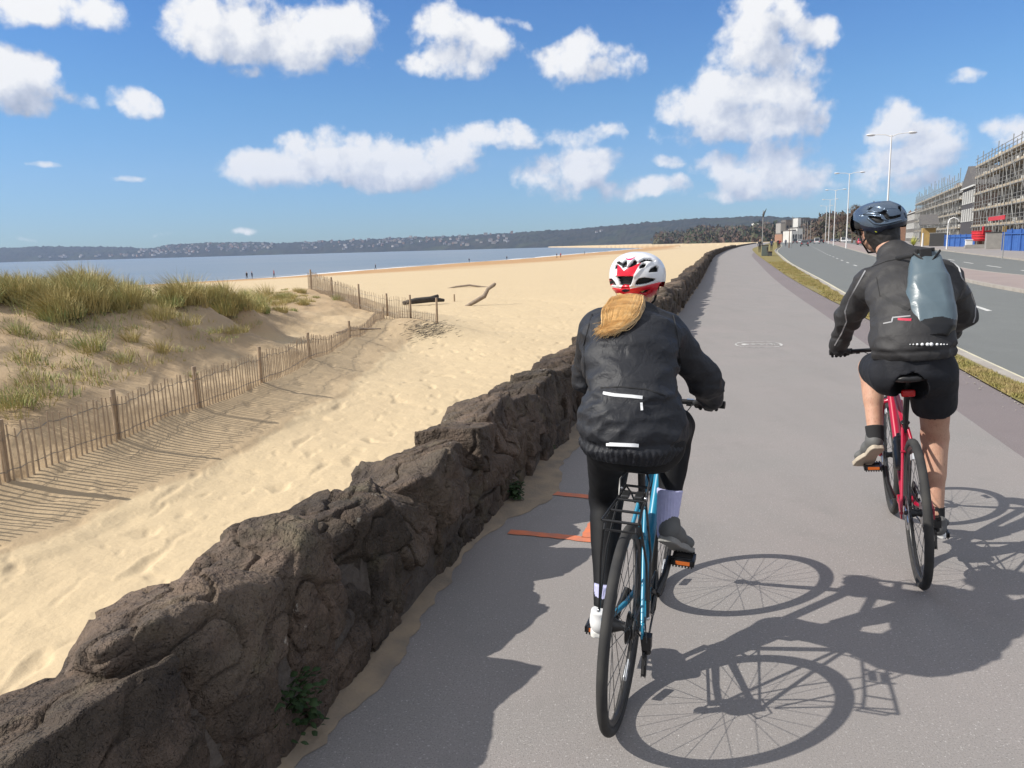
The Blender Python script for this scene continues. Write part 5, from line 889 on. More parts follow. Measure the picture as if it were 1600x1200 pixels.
        C.append(P[4]); C = np.array(C); 
        SC_.append((C, w, i))
    A_ = np.concatenate([c for c, _, _ in SC_]); lim = np.concatenate([np.full(len(c), .010 + .022 * w) for c, w, _ in SC_]); push = np.array((-.8, 0, .45))
    for _ in range(14): A_ = A_ + push * (np.maximum(0, lim - jacket(A_, False)) * .8)[:, None]
    for C, w, i in SC_: C[:] = A_[:len(C)]; A_ = A_[len(C):]; mb.tube(C, list(np.linspace(.0017 if i >= 9 else .0008, .0006, len(C))), 3, cap=False)
    mb.build('ponytail', m_hair, p, True)
    sdfmesh('hair', lambda X: np.maximum(ell(X, HC + np.array([-.02, 0, -.03]), (.092, .082, .085)), X[..., 0] - .78) - .002 * perlin(X * np.array([90, 90, 20])), HC - .16, HC + .14, .006, m_hair, p)
    mb = MB()
    for s in (-1, 1): mb.tube([HC + np.array([.03, s * .085, -.03]), HC + np.array([.03, s * .07, -.09]), HC + np.array([.05, s * .03, -.135])], .005, 6)
    mb.build('chin_strap', m_strap, p)
    for s in (-1, 1): e = MB(); e.ball(HC + np.array([.09, s * .03, -.035]), .011); e.build('eye', m_face, p, True)
woman()

# ---- man
def man():
    HC = np.array((.665, .05, 1.715)); hy = .52; SL, SR = (.48, .125, 1.385), (.44, -.225, 1.36); EL, ER = (.69, .215, 1.215), (.62, -.315, 1.185); GL_, GR_ = (.875, .262, 1.005), (.875, -.262, 1.005); WL_, WR_ = (.83, .262, 1.05), (.83, -.265, 1.05)
    HLp, HRp = (.20, .075, .99), (.20, -.12, .98); KL, KR = (.62, .115, .945), (.42, -.145, .605); AL, AR = (.43, .128, .635), (.325, -.125, .235)
    def leg(X, a, k, an): 
        d = smin(cap(X, a, k, .084, .06), cap(X, k, an, .057, .036), .035); k, an = np.array(k, float), np.array(an, float); c = k + (an - k) * .3 + np.array([-.02, 0, 0]); return smin(d, cap(X, k + (an - k) * .16 + np.array([-.014, 0, 0]), k + (an - k) * .48 + np.array([-.012, 0, 0]), .048, .04), .03)
    def body(X):
        d = spine(X, [(.18, -.03, 1.0, .13, .1), (.27, -.04, 1.2, .135, .1), (.38, -.05, 1.34, .15, .095), (.47, -.045, 1.42, .1, .07)]); d = smin(d, cap(X, (.5, -.02, 1.44), (.625, .035, 1.625), .06, .055), .03); d = smin(d, head_sdf(X, HC - np.array([0, 0, .045]), hy, .05), .02)
        for a, b, c in ((SL, EL, WL_), (SR, ER, WR_)): d = smin(d, smin(cap(X, a, b, .047, .04), cap(X, b, c, .04, .028), .02), .04)
        d = smin(d, leg(X, HLp, KL, AL), .04); d = smin(d, leg(X, HRp, KR, AR), .04); d = np.maximum(d, -ell(X, (.10, 0, .915), (.18, .09, .108)))
        for s, G in ((1, GL_), (-1, GR_)): d = smin(d, hand_fingers(X, G, s) + .003, .01)
        return d
    p = sdfmesh('person', body, (0, -.42, .12), (1.0, .4, 1.87), .0085, m_skin, None, MM); tag(p, 'man cyclist seen from behind in dark jacket and black shorts with bare legs', 'person')
    def jacket(X, fine=True):
        d = spine(X, [(.165, -.025, 1.09, .172, .14), (.19, -.03, 1.14, .172, .14), (.25, -.04, 1.23, .165, .13), (.34, -.05, 1.33, .182, .128), (.43, -.05, 1.42, .185, .10), (.49, -.04, 1.475, .15, .082), (.545, -.003, 1.53, .071, .067), (.555, .0, 1.545, .068, .065)])
        for a, b, c, s in ((SL, EL, WL_, 1), (SR, ER, WR_, -1)): d = smin(d, smin(cap(X, a, b, .076, .06), cap(X, b, c, .058, .043), .03), .045)
        if fine:
            q = X * np.array([6, 7, 8.0]) + 11; q = q + .7 * np.stack([perlin(X * 3.5 + 2), perlin(X * 3.5 + 8), perlin(X * 3.5 + 23)], -1); r1 = 1 - np.abs(perlin(q)) * 2.2; r2 = 1 - np.abs(perlin(X * np.array([12, 12, 15]) + 3)) * 2.2; arm = sstep(.14, .2, np.abs(X[..., 1] + .05)); low = sstep(1.22, 1.12, X[..., 2]); d = d - (.004 + .006 * np.maximum(arm, low)) * r1 - .002 * r2
            d = d + .006 * np.exp(-((X[..., 2] - 1.10) / .01) ** 2); d = np.maximum(d, 1.05 - X[..., 2] - .0 + (.06 * (X[..., 0] > .45)))  if False else np.maximum(d, 1.055 - X[..., 2] - 5 * np.maximum(X[..., 0] - .5, 0))
        return d
    jk = sdfmesh('jacket', jacket, (-.05, -.44, .95), (.93, .36, 1.64), .0058, m_jack2, p)
    k = 340 / 1275; T = lambda L: [(1260 + a * k, 300 + b * k) for a, b in L]
    for L, w, m in (([(345, 460), (300, 540), (250, 630), (225, 700), (235, 760), (205, 830), (165, 900)], .006, m_pipe), ([(800, 380), (890, 430), (910, 500), (960, 570), (992, 650), (990, 730), (955, 840)], .006, m_pipe), ([(450, 770), (500, 760), (505, 735), (610, 725)], .006, m_pipe), ([(535, 745), (615, 748)], .012, m_pink), ([(380, 440), (470, 405), (560, 388), (690, 382)], .003, m_strap), ([(410, 500), (420, 560), (430, 610)], .003, m_strap), ([(440, 600), (490, 640), (540, 660), (600, 690)], .014, m_strap)):
        ribbon('piping' if m is m_pipe else 'seam' if w < .005 else 'trim', jacket, MM, T(L), w, m, jk, .003)
    mb = MB()
    for x, r_ in ((608, 3), (627, 4), (650, 6), (679, 8), (710, 9), (732, 10), (766, 7), (790, 5), (807, 4), (825, 3)):
        h = hit(jacket, MM, 1260 + x * k, 300 + 893 * k, .002)
        if h is not None: mb.ball(h, (r_ * .0009, r_ * .0009, r_ * .0009), 8, 5)
    mb.build('reflective_dots', m_reftape, jk, True)
    def thigh(X, a, b, r1, r2): a, b = np.array(a, float), np.array(b, float); u = (b - a) / np.linalg.norm(b - a); return np.maximum(cap(X, a, b + u * .1, r1, r2), (X - b) @ u)
    def shorts(X):
        d = spine(X, [(.17, -.025, .975, .16, .13), (.19, -.03, 1.10, .162, .13)]); d = smin(d, thigh(X, (.2, .065, .975), (.51, .10, .955), .1, .078), .04); d = smin(d, thigh(X, (.2, -.105, .97), (.305, -.132, .79), .108, .09), .04)
        d = np.maximum(d, -ell(X, (.10, 0, .915), (.17, .082, .10))); r1 = 1 - np.abs(perlin(X * np.array([6, 8, 6]) + 2.7)) * 2.2; return d - .007 * r1 - .002 * perlin(X * 18)
    sdfmesh('shorts', shorts, (-.05, -.32, .62), (.68, .30, 1.26), .0065, m_short, p)
    def sock(a, b, r1, r2):
        a, b = np.array(a), np.array(b); u = (b - a) / np.linalg.norm(b - a); sdfmesh('sock', lambda X: np.maximum(cap(X, a, b, r1, r2), -((X - a) @ u)), np.minimum(a, b) - .07, np.maximum(a, b) + .07, .005, m_sockb, p)
    sock((.445, .128, .665), (.42, .128, .60), .046, .042); sock((.335, -.127, .265), (.32, -.125, .17), .041, .038)
    shoe(MM, (.36, .115, .575), (.545, .205, .415), (.6, .1, .8), p, m_shoeg, m_solec, w=.045); shoe(MM, (.235, -.12, .135), (.50, -.145, .13), (0, 0, 1), p, m_shoeg, m_solew, w=.045)
    glove(MM, GL_, 1, WL_, p); glove(MM, GR_, -1, WR_, p)
    V = [[(410, 430), (470, 428), (640, 455), (695, 525), (640, 552), (560, 548), (480, 485)], [(605, 375), (700, 325), (752, 332), (742, 365), (800, 440), (870, 438), (1000, 403), (1003, 432), (900, 470), (780, 492), (745, 480), (690, 400)], [(395, 312), (440, 270), (505, 262), (440, 312)], [(958, 250), (1000, 235), (1022, 300), (1000, 345), (962, 305)], [(1060, 370), (1085, 400), (1105, 470), (1080, 440)]]
    out = [(150, 0), (1300, 0), (1300, 560), (1112, 560), (1060, 600), (900, 640), (800, 655), (700, 680), (600, 745), (520, 740), (440, 700), (330, 690), (280, 620), (262, 560), (150, 500)]
    low = [(200, 560), (270, 575), (360, 610), (540, 640), (760, 600), (1000, 540), (1200, 470), (1200, 900), (100, 900)]
    h = helmet(MM, HC + np.array([.0, 0, -.005]), (.150, .119, .103), hy, -.02, (1320, 300, 11.43), V, [(low, 1)], out, [m_hblue, m_hnavy, m_vent], p, vdepth=.02, ridge=[([(420, 470), (520, 555), (620, 575), (760, 560), (1000, 500)], 14, .006), ([(290, 430), (420, 340), (640, 370), (720, 310)], 12, .005), ([(540, 250), (700, 290), (900, 290), (980, 330)], 10, .004), ([(650, 180), (800, 170), (950, 230)], 10, .004), ([(270, 420), (620, 400)], 10, -.004), ([(560, 440), (760, 510)], 10, .005)])
    c = hit(lambda X: ell((X - HC) @ np.array(Matrix.Rotation(hy, 3, 'Z')), (0, 0, -.005), (.150, .119, .103)), MM, 1369.6, 360.4, .004)
    if c is not None: mb = MB(); o_, d_ = raylocal(MM, 1369, 360); mb.disc(c, d_, .008, .003, 20); mb.disc(c, d_, .0035, .005, 14); mb.build('round_badge', m_yel, h)
    sdfmesh('hair', lambda X: np.maximum(smin(ell(X, HC + np.array([-.02, -.01, -.05]), (.098, .088, .095)), ell(X, HC + np.array([-.06, -.03, -.12]), (.062, .064, .085)), .03), ((X - HC) @ np.array(Matrix.Rotation(hy, 3, 'Z')))[..., 0] - .0) - .003 * perlin(X * 60), HC - .18, HC + .14, .006, m_hairg, p)
    Rm = np.array(Matrix.Rotation(hy, 3, 'Z')); T3 = lambda x, y, z: HC + Rm @ np.array((x, y, z)); mb = MB()
    for s in (-1, 1): mb.tube([T3(.05, s * .083, -.05), T3(.035, s * .072, -.11), T3(.05, s * .03, -.162)], .005, 6); mb.tube([T3(-.05, s * .08, -.05), T3(.035, s * .074, -.11)], .005, 6)
    mb.tube([T3(.05, -.03, -.162), T3(.05, .03, -.162)], .005, 6); mb.build('chin_strap', m_strap, p)
    g = MB(); [g.tube([T3(-.01, s * .085, -.045), T3(.085, s * .08, -.04)], .003, 5) for s in (-1, 1)]; [g.ball(T3(.1, s * .035, -.05), (.012, .03, .02), 10, 6) for s in (-1, 1)]; g.build('glasses', m_glass, p, True)
    # roll top dry bag worn as a rucksack
    bag = pivot('backpack', MM, label='grey blue roll top dry bag worn on the back of the man cyclist', cat='backpack')
    def bsd(X): 
        a = np.array((.315, -.112, 1.53)); b = np.array((.125, -.104, 1.14)); ab = b - a; L = np.linalg.norm(ab); ax = ab / L; sd_ = np.array((0, 1., 0)); sd_ = sd_ - ax * (sd_ @ ax); sd_ /= np.linalg.norm(sd_); dp = np.cross(ax, sd_); q = X - a; t = q @ ax; u = t / L
        w = np.interp(u, [0, .1, .3, .65, .9, 1], [.05, .06, .088, .105, .098, .06]); d_ = np.interp(u, [0, .1, .3, .65, .9, 1], [.014, .034, .068, .084, .086, .076]); s = q @ sd_; p = q @ dp; e = 2.6
        r = ((np.abs(s) / w) ** e + (np.abs(p) / d_) ** e) ** (1 / e) - 1; d = np.maximum(r * np.minimum(w, d_) * .8, np.maximum(-t, t - L)); return d - .005 * (1 - np.abs(perlin(X * np.array([7, 9, 4]) + 4)) * 2.4) - .0015 * perlin(X * 16)
    def bmi(C): q = to_px(MM, C); return pip(q, [(1432, 505), (1446, 498), (1470, 494), (1495, 500), (1503, 515), (1480, 535), (1430, 530), (1424, 512)]).astype(int)
    sdfmesh('bag_body', bsd, (0, -.26, 1.08), (.40, .04, 1.60), .0052, [m_bag, m_bagb], bag, mi=bmi)
    s = MB(); s.box((.32, -.112, 1.545), (.04, .08, .022)); s.tube([(.30, -.175, 1.54), (.27, -.15, 1.515), (.25, -.12, 1.475)], .008, 6, flat=.4); s.tube([(.30, -.06, 1.54), (.27, -.085, 1.515), (.25, -.11, 1.475)], .008, 6, flat=.4); s.box((.29, -.11, 1.535), (.03, .05, .04)); s.build('roll_top', m_strap, bag, bevel=.004)
    for s_, P in ((1, [(.30, -.06, 1.53), (.38, .0, 1.52), (.5, .02, 1.50)]), (-1, [(.30, -.15, 1.52), (.36, -.17, 1.50), (.43, -.18, 1.49)])): q = MB(); q.tube(P, .011, 8, flat=.35); q.build('shoulder_strap', m_strap, bag, True)
    q = MB(); q.tube([(.20, .0, 1.2), (.19, -.02, 1.22), (.17, -.06, 1.23)], .008, 6, flat=.4); q.build('waist_strap', m_strap, bag)
man()

# ------------------------------------------------------------------ far shore: hills, woods, village
m_hill = mat('hill_woodland', (.03, .032, .026), .95, spec=.1, extra=lambda nt, b, tc: layers(nt, b, tc, (.024, .027, .022), [('n', .02, .42, .6, (.048, .043, .032), .8, 6), ('n', .006, .52, .64, (.06, .07, .035), .45, 4)]))
m_hill2 = mat('ridge_woodland', (.03, .036, .022), .95, spec=.1, noise=(.03, (.055, .05, .032), 6))
HR = [(-1500, 392), (-600, 390), (0, 389), (60, 386), (200, 387), (226, 390), (270, 383), (330, 380), (400, 379), (430, 381), (480, 379), (560, 376), (620, 373), (700, 370), (780, 366), (830, 363), (880, 360), (940, 355), (1000, 350), (1040, 346), (1080, 343), (1130, 341), (1180, 339), (1240, 341), (1290, 342), (1350, 344), (1420, 347), (1600, 350), (2200, 360)]
def hill_D(px): return np.interp(px, [-1500, 0, 400, 650, 800, 950, 1100, 1250, 2200], [5600, 5300, 4900, 4200, 3600, 3100, 2600, 2400, 2300])
def hillz(px, v):
    """v 0 at the shore, 1 on the ridge"""
    px = np.asarray(px, float); D = hill_D(px) + v * 650; py = np.interp(px, [a for a, b in HR], [b for a, b in HR]); dy = (-(py - 600) * math.cos(ROLL) - (px - 800) * math.sin(ROLL) * -1 * 0) / FPX
    d = np.stack([np.array(fw)[k] + np.array(cr)[k] * ((px - 800) / FPX) - np.array(cu)[k] * ((py - 600) / FPX) for k in range(3)], -1); s = D / d[..., 1]; zr = CAM_H + d[..., 2] * (D - v * 650 + 650) / d[..., 1]; x = d[..., 0] * s
    return x, D, -4.6 + (zr + 4.6) * np.power(v, .75)
def hills():
    px = np.concatenate([np.linspace(-480, -60, 90), np.linspace(-50, 1400, 760), np.linspace(1410, 2000, 60)]); v = np.concatenate([np.linspace(0, 1, 22), [1.15, 1.5]]); V = []
    for a in v:
        x, y, z = hillz(px, min(a, 1)); p = np.stack([x * .012, y * .012, z * 0], 1)
        if a > 1: y = y + (a - 1) * 900; x = x * (y / (y - (a - 1) * 900)); z = z * (1 - (a - 1) * .8)
        z = z + (9 * np.abs(fbm(p * 1.4, 4)) + 5 * fbm(p * 5, 3) + 2) * min(1, a * 5) * (y / 4500) ; V.append(np.stack([x, y, z], 1))
    n, m = len(v), len(px); a = (np.arange(n - 1)[:, None] * m + np.arange(m - 1)).ravel(); tag(np_mesh('hills', np.concatenate(V), np.stack([a, a + 1, a + m + 1, a + m], 1), m_hill, smooth=True), kind='structure')
hills()
def woods(name, spec, mats, lb, seed, sc):
    rg = np.random.RandomState(seed); d, f = ico(2); V = []; F = []; MI = []; n = 0
    for x0, x1, y0, y1, D0, D1, cnt, r in spec:
        for _ in range(cnt):
            px = rg.uniform(x0, x1); D = rg.uniform(D0, D1); t = (D - D0) / (D1 - D0 + 1e-6); top = y1 + (y0 - y1) * t; p = at(px, top, D); base = -2; hgt = p.z - base; rr = r * rg.uniform(.6, 1.3)
            v = d * (.8 + .35 * fbm(d * 2.6 + rg.uniform(0, 50), 3))[:, None] * np.array([rr, rr, rr * rg.uniform(.7, 1.1)]) + np.array([p.x, p.y, p.z - rr * .6]); V.append(v); F.append(f + n); n += len(v); MI.append(np.full(len(f), rg.randint(len(mats))))
            nn_ = 70; q = rg.normal(size=(nn_, 3)); q /= np.linalg.norm(q, axis=1)[:, None]; c0 = np.array([p.x, p.y, p.z - rr * .6]) + q * rr * rg.uniform(.75, 1.25, (nn_, 1)); e1 = rg.normal(size=(nn_, 3)) * rr * .13; e2 = rg.normal(size=(nn_, 3)) * rr * .13 + np.array([0, 0, rr * .1]); V.append(np.stack([c0 - e1, c0 + e1, c0 + e2 * 1.6], 1).reshape(-1, 3)); F.append(np.arange(nn_ * 3).reshape(-1, 3) + n); n += nn_ * 3; MI.append(rg.randint(0, len(mats), nn_))
            if hgt > rr * 2: v = d * np.array([rr * 1.1, rr * 1.1, hgt * .5]) + np.array([p.x, p.y, base + hgt * .45]); V.append(v); F.append(f + n); n += len(v); MI.append(np.full(len(f), rg.randint(len(mats))))
    return tag(np_mesh(name, np.concatenate(V), np.concatenate(F), mats, mi=np.concatenate(MI)), kind='stuff', label=lb, cat='woodland')
wm = [mat('wood_green', (.05, .065, .03), .95, noise=(.2, (.03, .04, .02), 5)), mat('wood_olive', (.085, .08, .04), .95, noise=(.2, (.05, .05, .03), 5)), mat('wood_bare', (.12, .088, .06), .95, noise=(.2, (.08, .06, .045), 5)), mat('wood_bare_red', (.13, .082, .06), .95, noise=(.2, (.09, .06, .045), 5))]
woods('coastal_woodland', [(1030, 1110, 366, 374, 1250, 1500, 120, 9), (1080, 1250, 358, 376, 950, 1400, 420, 10), (1180, 1260, 352, 374, 800, 1250, 160, 11)], wm, 'mixed green and bare woodland behind the far end of the beach', 3, 1)
woods('roadside_woodland', [(1285, 1345, 338, 364, 480, 800, 130, 7), (1255, 1300, 350, 368, 650, 900, 90, 7)], wm[1:], 'brown leafless trees lining the far road behind the lamp posts', 8, 1)
# leafless roadside trees that stand out singly
def bare_tree(px, D, h, lb, seed):
    rg = random.Random(seed); b = at(px, 385, D); root = empty('bare_tree', (b.x, b.y, -.02), label=lb, cat='tree', group='leafless trees by the far road'); t = MB(); c = MB(); tips = []
    def br(p, d, L, r, k):
        q = p + d * L; t.tube([p, p.lerp(q, .5) + Vector((rg.uniform(-1, 1), rg.uniform(-1, 1), 0)) * L * .06, q], [r, r * .8, r * .6], 5 if k < 2 else 3, cap=False)
        if k >= 4: tips.append(q); return
        for _ in range(3): br(q, (d + Vector((rg.uniform(-1, 1), rg.uniform(-1, 1), rg.uniform(-.2, .6))) * .62).normalized(), L * rg.uniform(.62, .8), r * .55, k + 1)
    br(Vector((0, 0, 0)), Vector((0, 0, 1)), h * .3, h * .028, 0); t.build('trunk', wm[2], root)
    for q in tips:
        for _ in range(14): d = Vector((rg.gauss(0, 1), rg.gauss(0, 1), rg.gauss(.4, .8))).normalized(); e = d.orthogonal().normalized() * .05; L = h * rg.uniform(.05, .12); c.add([q - e, q + e, q + d * L], [(0, 1, 2)])
    c.build('crown', wm[rg.choice((2, 3))], root)
for i, (px, D, h, lb) in enumerate([(1338, 215, 12, 'bare brown tree just left of the man cyclist helmet'), (1331, 240, 11, 'bare brown tree second to the left of the helmet'), (1313, 290, 11, 'bare tree between the second and third lamp posts'), (1347, 190, 9, 'small bare tree right behind front of the helmet')]): bare_tree(px, D, h, lb, i + 5)

hw = [mat('house_white', (.42, .41, .4), .8), mat('house_cream', (.33, .3, .26), .8), mat('house_brick', (.3, .2, .15), .8)]; hroof = mat('house_roof', (.12, .09, .08), .8)
def village():
    rg = np.random.RandomState(12); protos = []
    for k in range(3):
        mb = MB(); w, d, h = ((13, 9, 6.5), (18, 9, 7.5), (11, 8, 9))[k]; mb.box((0, 0, h / 2 - 1), (w, d, h + 2)); mb.cur = 1; mb.add([(-w / 2 - .4, -d / 2 - .4, h), (w / 2 + .4, -d / 2 - .4, h), (w / 2 + .4, d / 2 + .4, h), (-w / 2 - .4, d / 2 + .4, h), (-w / 2, 0, h + 3), (w / 2, 0, h + 3)], [(0, 1, 5, 4), (2, 3, 4, 5), (1, 2, 5), (3, 0, 4)]); me = mb.build('hillside_house', [hw[k], hroof]); protos.append(me)
    zones = [(215, 425, .12, .8, 120), (215, 300, .05, .5, 16), (60, 215, .04, .16, 24), (470, 620, .1, .9, 52), (600, 800, .25, .95, 46), (690, 800, .1, .5, 14), (930, 965, .5, .65, 2)]; first = [True] * 3
    for x0, x1, v0, v1, n in zones:
        for _ in range(n):
            px = rg.uniform(x0, x1); v = rg.uniform(v0, v1); x, y, z = hillz(np.array([px]), v); k = int(rg.choice([0, 0, 0, 1, 2])); o = protos[k]
            if not first[k]: o = protos[k].copy(); COL.objects.link(o)
            first[k] = False; o.location = (x[0], y[0], z[0] + 7 * y[0] / 4500); o.rotation_euler = (0, 0, rg.uniform(-.5, .5)); s = rg.uniform(.7, 1.2); o.scale = (s, s, s); tag(o, 'pale house of the village on the hillside across the bay', 'house', 'village houses across the bay')
village()

# ------------------------------------------------------------------ buildings
m_glassw = mat('window_glass', (.03, .035, .04), .12, spec=.6); m_frw = mat('window_frame_white', (.6, .6, .58), .6); m_rend = mat('grey_render', (.16, .145, .13), .85, noise=(.4, (.10, .09, .08), 5)); m_brick = mat('red_brick', (.3, .17, .11), .85, noise=(2, (.22, .12, .08), 5)); m_dclad = mat('dark_cladding', (.05, .048, .052), .7, noise=(1, (.07, .06, .06), 4)); m_brn = mat('brown_cladding', (.085, .058, .05), .7, noise=(1, (.06, .045, .04), 4)); m_slate = mat('roof_slate', (.09, .085, .085), .7, noise=(3, (.13, .12, .11), 4)); m_wht = mat('white_render', (.58, .57, .54), .8, noise=(.3, (.48, .47, .44), 4))
m_scaf = mat('scaffold_tube', (.24, .24, .23), .5, .4); m_board = mat('scaffold_board', (.42, .35, .25), .85, noise=(2, (.3, .25, .19), 5)); m_hoard = mat('blue_hoarding', (.03, .09, .30), .6, noise=(1, (.04, .12, .36), 4)); m_redp = mat('red_gloss', (.5, .02, .03), .45); m_ochre = mat('ochre_boards', (.4, .27, .09), .8, noise=(2, (.3, .2, .08), 4)); m_dkgrey = mat('dark_grey_panel', (.055, .055, .055), .7); m_lampw = mat('lamp_post_paint', (.66, .66, .66), .5); m_poleg = mat('galvanised_pole', (.3, .3, .29), .5, .3); m_rust = mat('rusty_post', (.16, .09, .055), .85); m_conc = mat('concrete_block', (.3, .29, .27), .85, noise=(2, (.24, .23, .22), 5)); m_grnb = mat('green_grey_bin', (.09, .11, .10), .6)
BD = Vector((.39, .92, 0)).normalized(); BN = Vector((BD.y, -BD.x, 0)); BP = Vector((50, 76, 0))      # street front: along, inward, origin
BZ = math.atan2(BD.y, BD.x)
def bl(u, v, z=0): return Vector((u, -v, z))                 # local frame of a street-front building: x along the street, -y away from it
def window(parent, u, v, z, w, h, proto={}):
    k = (round(w, 2), round(h, 2))
    if k not in proto:
        f = MB(); t = .09
        for c, d in (((0, 0, h / 2), (w, .14, t)), ((0, 0, -h / 2), (w + .16, .2, t)), ((-w / 2, 0, 0), (t, .14, h - t)), ((w / 2, 0, 0), (t, .14, h - t)), ((0, 0, .1), (w - t, .1, .06)), ((0, 0, -h * .25), (.05, .1, h * .4))): f.box(c, d)
        fo = f.build('window', m_frw, parent); g = MB(); g.box((0, -.02, 0), (w - .05, .04, h - .05)); go = g.build('pane', m_glassw, fo); proto[k] = fo; o = fo
    else:
        o = proto[k].copy(); COL.objects.link(o); o.parent = parent; g = proto[k].children[0].copy(); COL.objects.link(g); g.parent = o
    o.location = bl(u, v - .04, z); return o
def block(u0, u1, v0, v1, h, wallm, lb, roofh=2.2, floors=(1.8, 4.5, 7.2), sp=3.3, wz=(1.1, 1.5), chim=(), cat='building', gable=False, name='terraced_building'):
    r = empty(name, BP, BZ, label=lb, cat=cat); w = MB(); w.box(bl((u0 + u1) / 2, (v0 + v1) / 2, h / 2), (u1 - u0, v1 - v0, h)); w.build('wall', wallm, r); ro = MB(); e = .35; vm = (v0 + v1) / 2; um = (u0 + u1) / 2
    if gable: vs = [bl(u0, v0 - e, h), bl(u1, v0 - e, h), bl(u1, v1, h), bl(u0, v1, h), bl(um, v0 - e, h + roofh), bl(um, v1, h + roofh)]; fs = [(0, 1, 4), (1, 2, 5, 4), (2, 3, 5), (3, 0, 4, 5)]
    else: vs = [bl(u0, v0 - e, h), bl(u1, v0 - e, h), bl(u1, v1, h), bl(u0, v1, h), bl(u0, vm, h + roofh), bl(u1, vm, h + roofh)]; fs = [(0, 1, 5, 4), (2, 3, 4, 5), (1, 2, 5), (3, 0, 4)]
    ro.add([p + Vector((0, 0, .03)) for p in vs], fs + [(3, 2, 1, 0)]); ro.build('roof', m_slate, r)
    f = MB(); f.box(bl(um, v0 - .2, h - .06), (u1 - u0, .36, .2)); f.build('fascia', m_frw, r)
    for c in chim: k = MB(); k.box(bl(c, vm, h + roofh + .2), (2.2, 1.0, 2.4)); k.box(bl(c, vm, h + roofh + 1.45), (2.5, 1.2, .18)); [k.cyl(bl(c + q, vm, h + roofh + 1.5), bl(c + q, vm, h + roofh + 2.0), .16, 8) for q in (-.8, -.27, .27, .8)]; k.build('chimney', m_brick, r)
    u = u0 + sp / 2
    while u < u1 - .6:
        for z in floors: window(r, u, v0, z, *wz)
        u += sp
    return r
A = block(-34, 45, 6, 16, 10.6, m_rend, 'long grey terrace wrapped in scaffolding at the right edge', 2.0, (1.7, 4.3, 6.9, 9.2), 3.1, (1.25, 1.5), (-20, 2, 24, 40))
for u in (-26, -10, 6, 22, 37):
    g = MB(); g.box(bl(u, 4.9, 5.3), (3.0, 2.2, 10.4)); g.add([bl(u - 1.7, 3.7, 10.5), bl(u + 1.7, 3.7, 10.5), bl(u, 3.7, 12.4), bl(u - 1.7, 10, 10.5), bl(u + 1.7, 10, 10.5), bl(u, 10, 12.4)], [(0, 1, 2), (0, 2, 5, 3), (1, 4, 5, 2), (3, 5, 4)]); g.build('bay', m_rend, A)
Bk = block(48, 62, 2.5, 14, 9.0, m_dclad, 'dark clad gabled building with tall narrow white windows between scaffolded blocks', 3.2, (4.6, 7.4), 2.3, (.75, 1.9), (), gable=True)
g = MB(); g.box(bl(47.96, 8.2, 4.5), (.1, 11.6, 8.9)); g.build('side_cladding', m_brn, Bk)
C_ = block(65, 148, 5, 16, 9.6, m_rend, 'scaffolded grey terrace beyond the dark gabled building', 2.6, (1.8, 4.6, 7.4), 3.4, (1.3, 1.7), (70, 84, 98, 118, 136))
D_ = block(151, 200, 4, 15, 8.6, m_rend, 'grey terrace with white windows beyond the scaffolding', 2.6, (1.8, 4.6, 7.2), 3.6, (1.2, 1.6), (160, 185))
E_ = block(228, 242, -9, -1, 9.6, m_brn, 'brown house with steep pale edged gable showing left of the helmet', 5.0, (2.5, 6, 8.6), 4, (1.4, 1.8), ())
F_ = block(204, 300, 2, 14, 6.5, m_brick, 'low brick row at the far end of the street behind the lamp posts', 2.5, (1.8, 4.6), 4.2, (1.3, 1.5), (215, 240, 270, 290))
def scaffold(u0, u1, v0, v1, lifts, top, lb, sp, seed, upr=2.2):
    r = empty('scaffolding', BP, BZ, label=lb, cat='scaffolding'); rg = random.Random(seed); us = np.arange(u0, u1 + .1, sp); proto = {}
    for v in (v0, v1):
        for u in us:
            h = top + (rg.uniform(.3, upr) if v == v0 else rg.uniform(-.3, .5)); mb = MB(); mb.cyl(bl(u + rg.uniform(-.05, .05), v, 0), bl(u, v, h), .055, 6); mb.build('standard', m_scaf, r)
    for z in lifts:
        for v in (v0, v1): mb = MB(); mb.cyl(bl(u0 - .4, v - .06, z), bl(u1 + .4, v - .06, z + rg.uniform(-.05, .05)), .05, 6); mb.build('ledger', m_scaf, r)
        mb = MB(); mb.box(bl((u0 + u1) / 2, (v0 + v1) / 2, z + .1), (u1 - u0 + .6, v1 - v0 - .1, .08)); mb.box(bl((u0 + u1) / 2, v0 + .06, z + .22), (u1 - u0 + .6, .05, .26)); mb.build('platform', m_board, r)
        for dz in (.75, 1.2): mb = MB(); mb.cyl(bl(u0 - .3, v0 - .03, z + dz), bl(u1 + .3, v0 - .03, z + dz), .04, 5); mb.build('guard_rail', m_scaf, r)
        k = u0
        while k < u1 - 4: mb = MB(); mb.cyl(bl(k, v0 - .1, z - 2.0), bl(k + rg.choice((2.2, 3.3)), v0 - .1, z + .3), .045, 5); mb.build('brace', m_scaf, r); k += rg.uniform(5, 9)
    for u in us[::2]:
        for z in lifts: MB().cyl(bl(u, v0 - .3, z - .08), bl(u, v1 + .4, z - .08), .045, 5).build('transom', m_scaf, r)
    for _ in range(int((u1 - u0) * .8)): u = rg.uniform(u0, u1); z = rg.choice(lifts) + .15; w = rg.uniform(.4, 1.6); MB().box(bl(u, (v0 + v1) / 2 + rg.uniform(-.3, .3), z + .3), (w, .25, rg.uniform(.2, .8))).build('stacked_boards', m_wht, r)
    return r
SA = scaffold(-34, 45.5, 1.9, 3.3, (2.6, 4.9, 7.2, 9.6, 11.2), 11.7, 'tall tube scaffolding with board decks on the nearest terrace', 2.3, 4, 1.5)
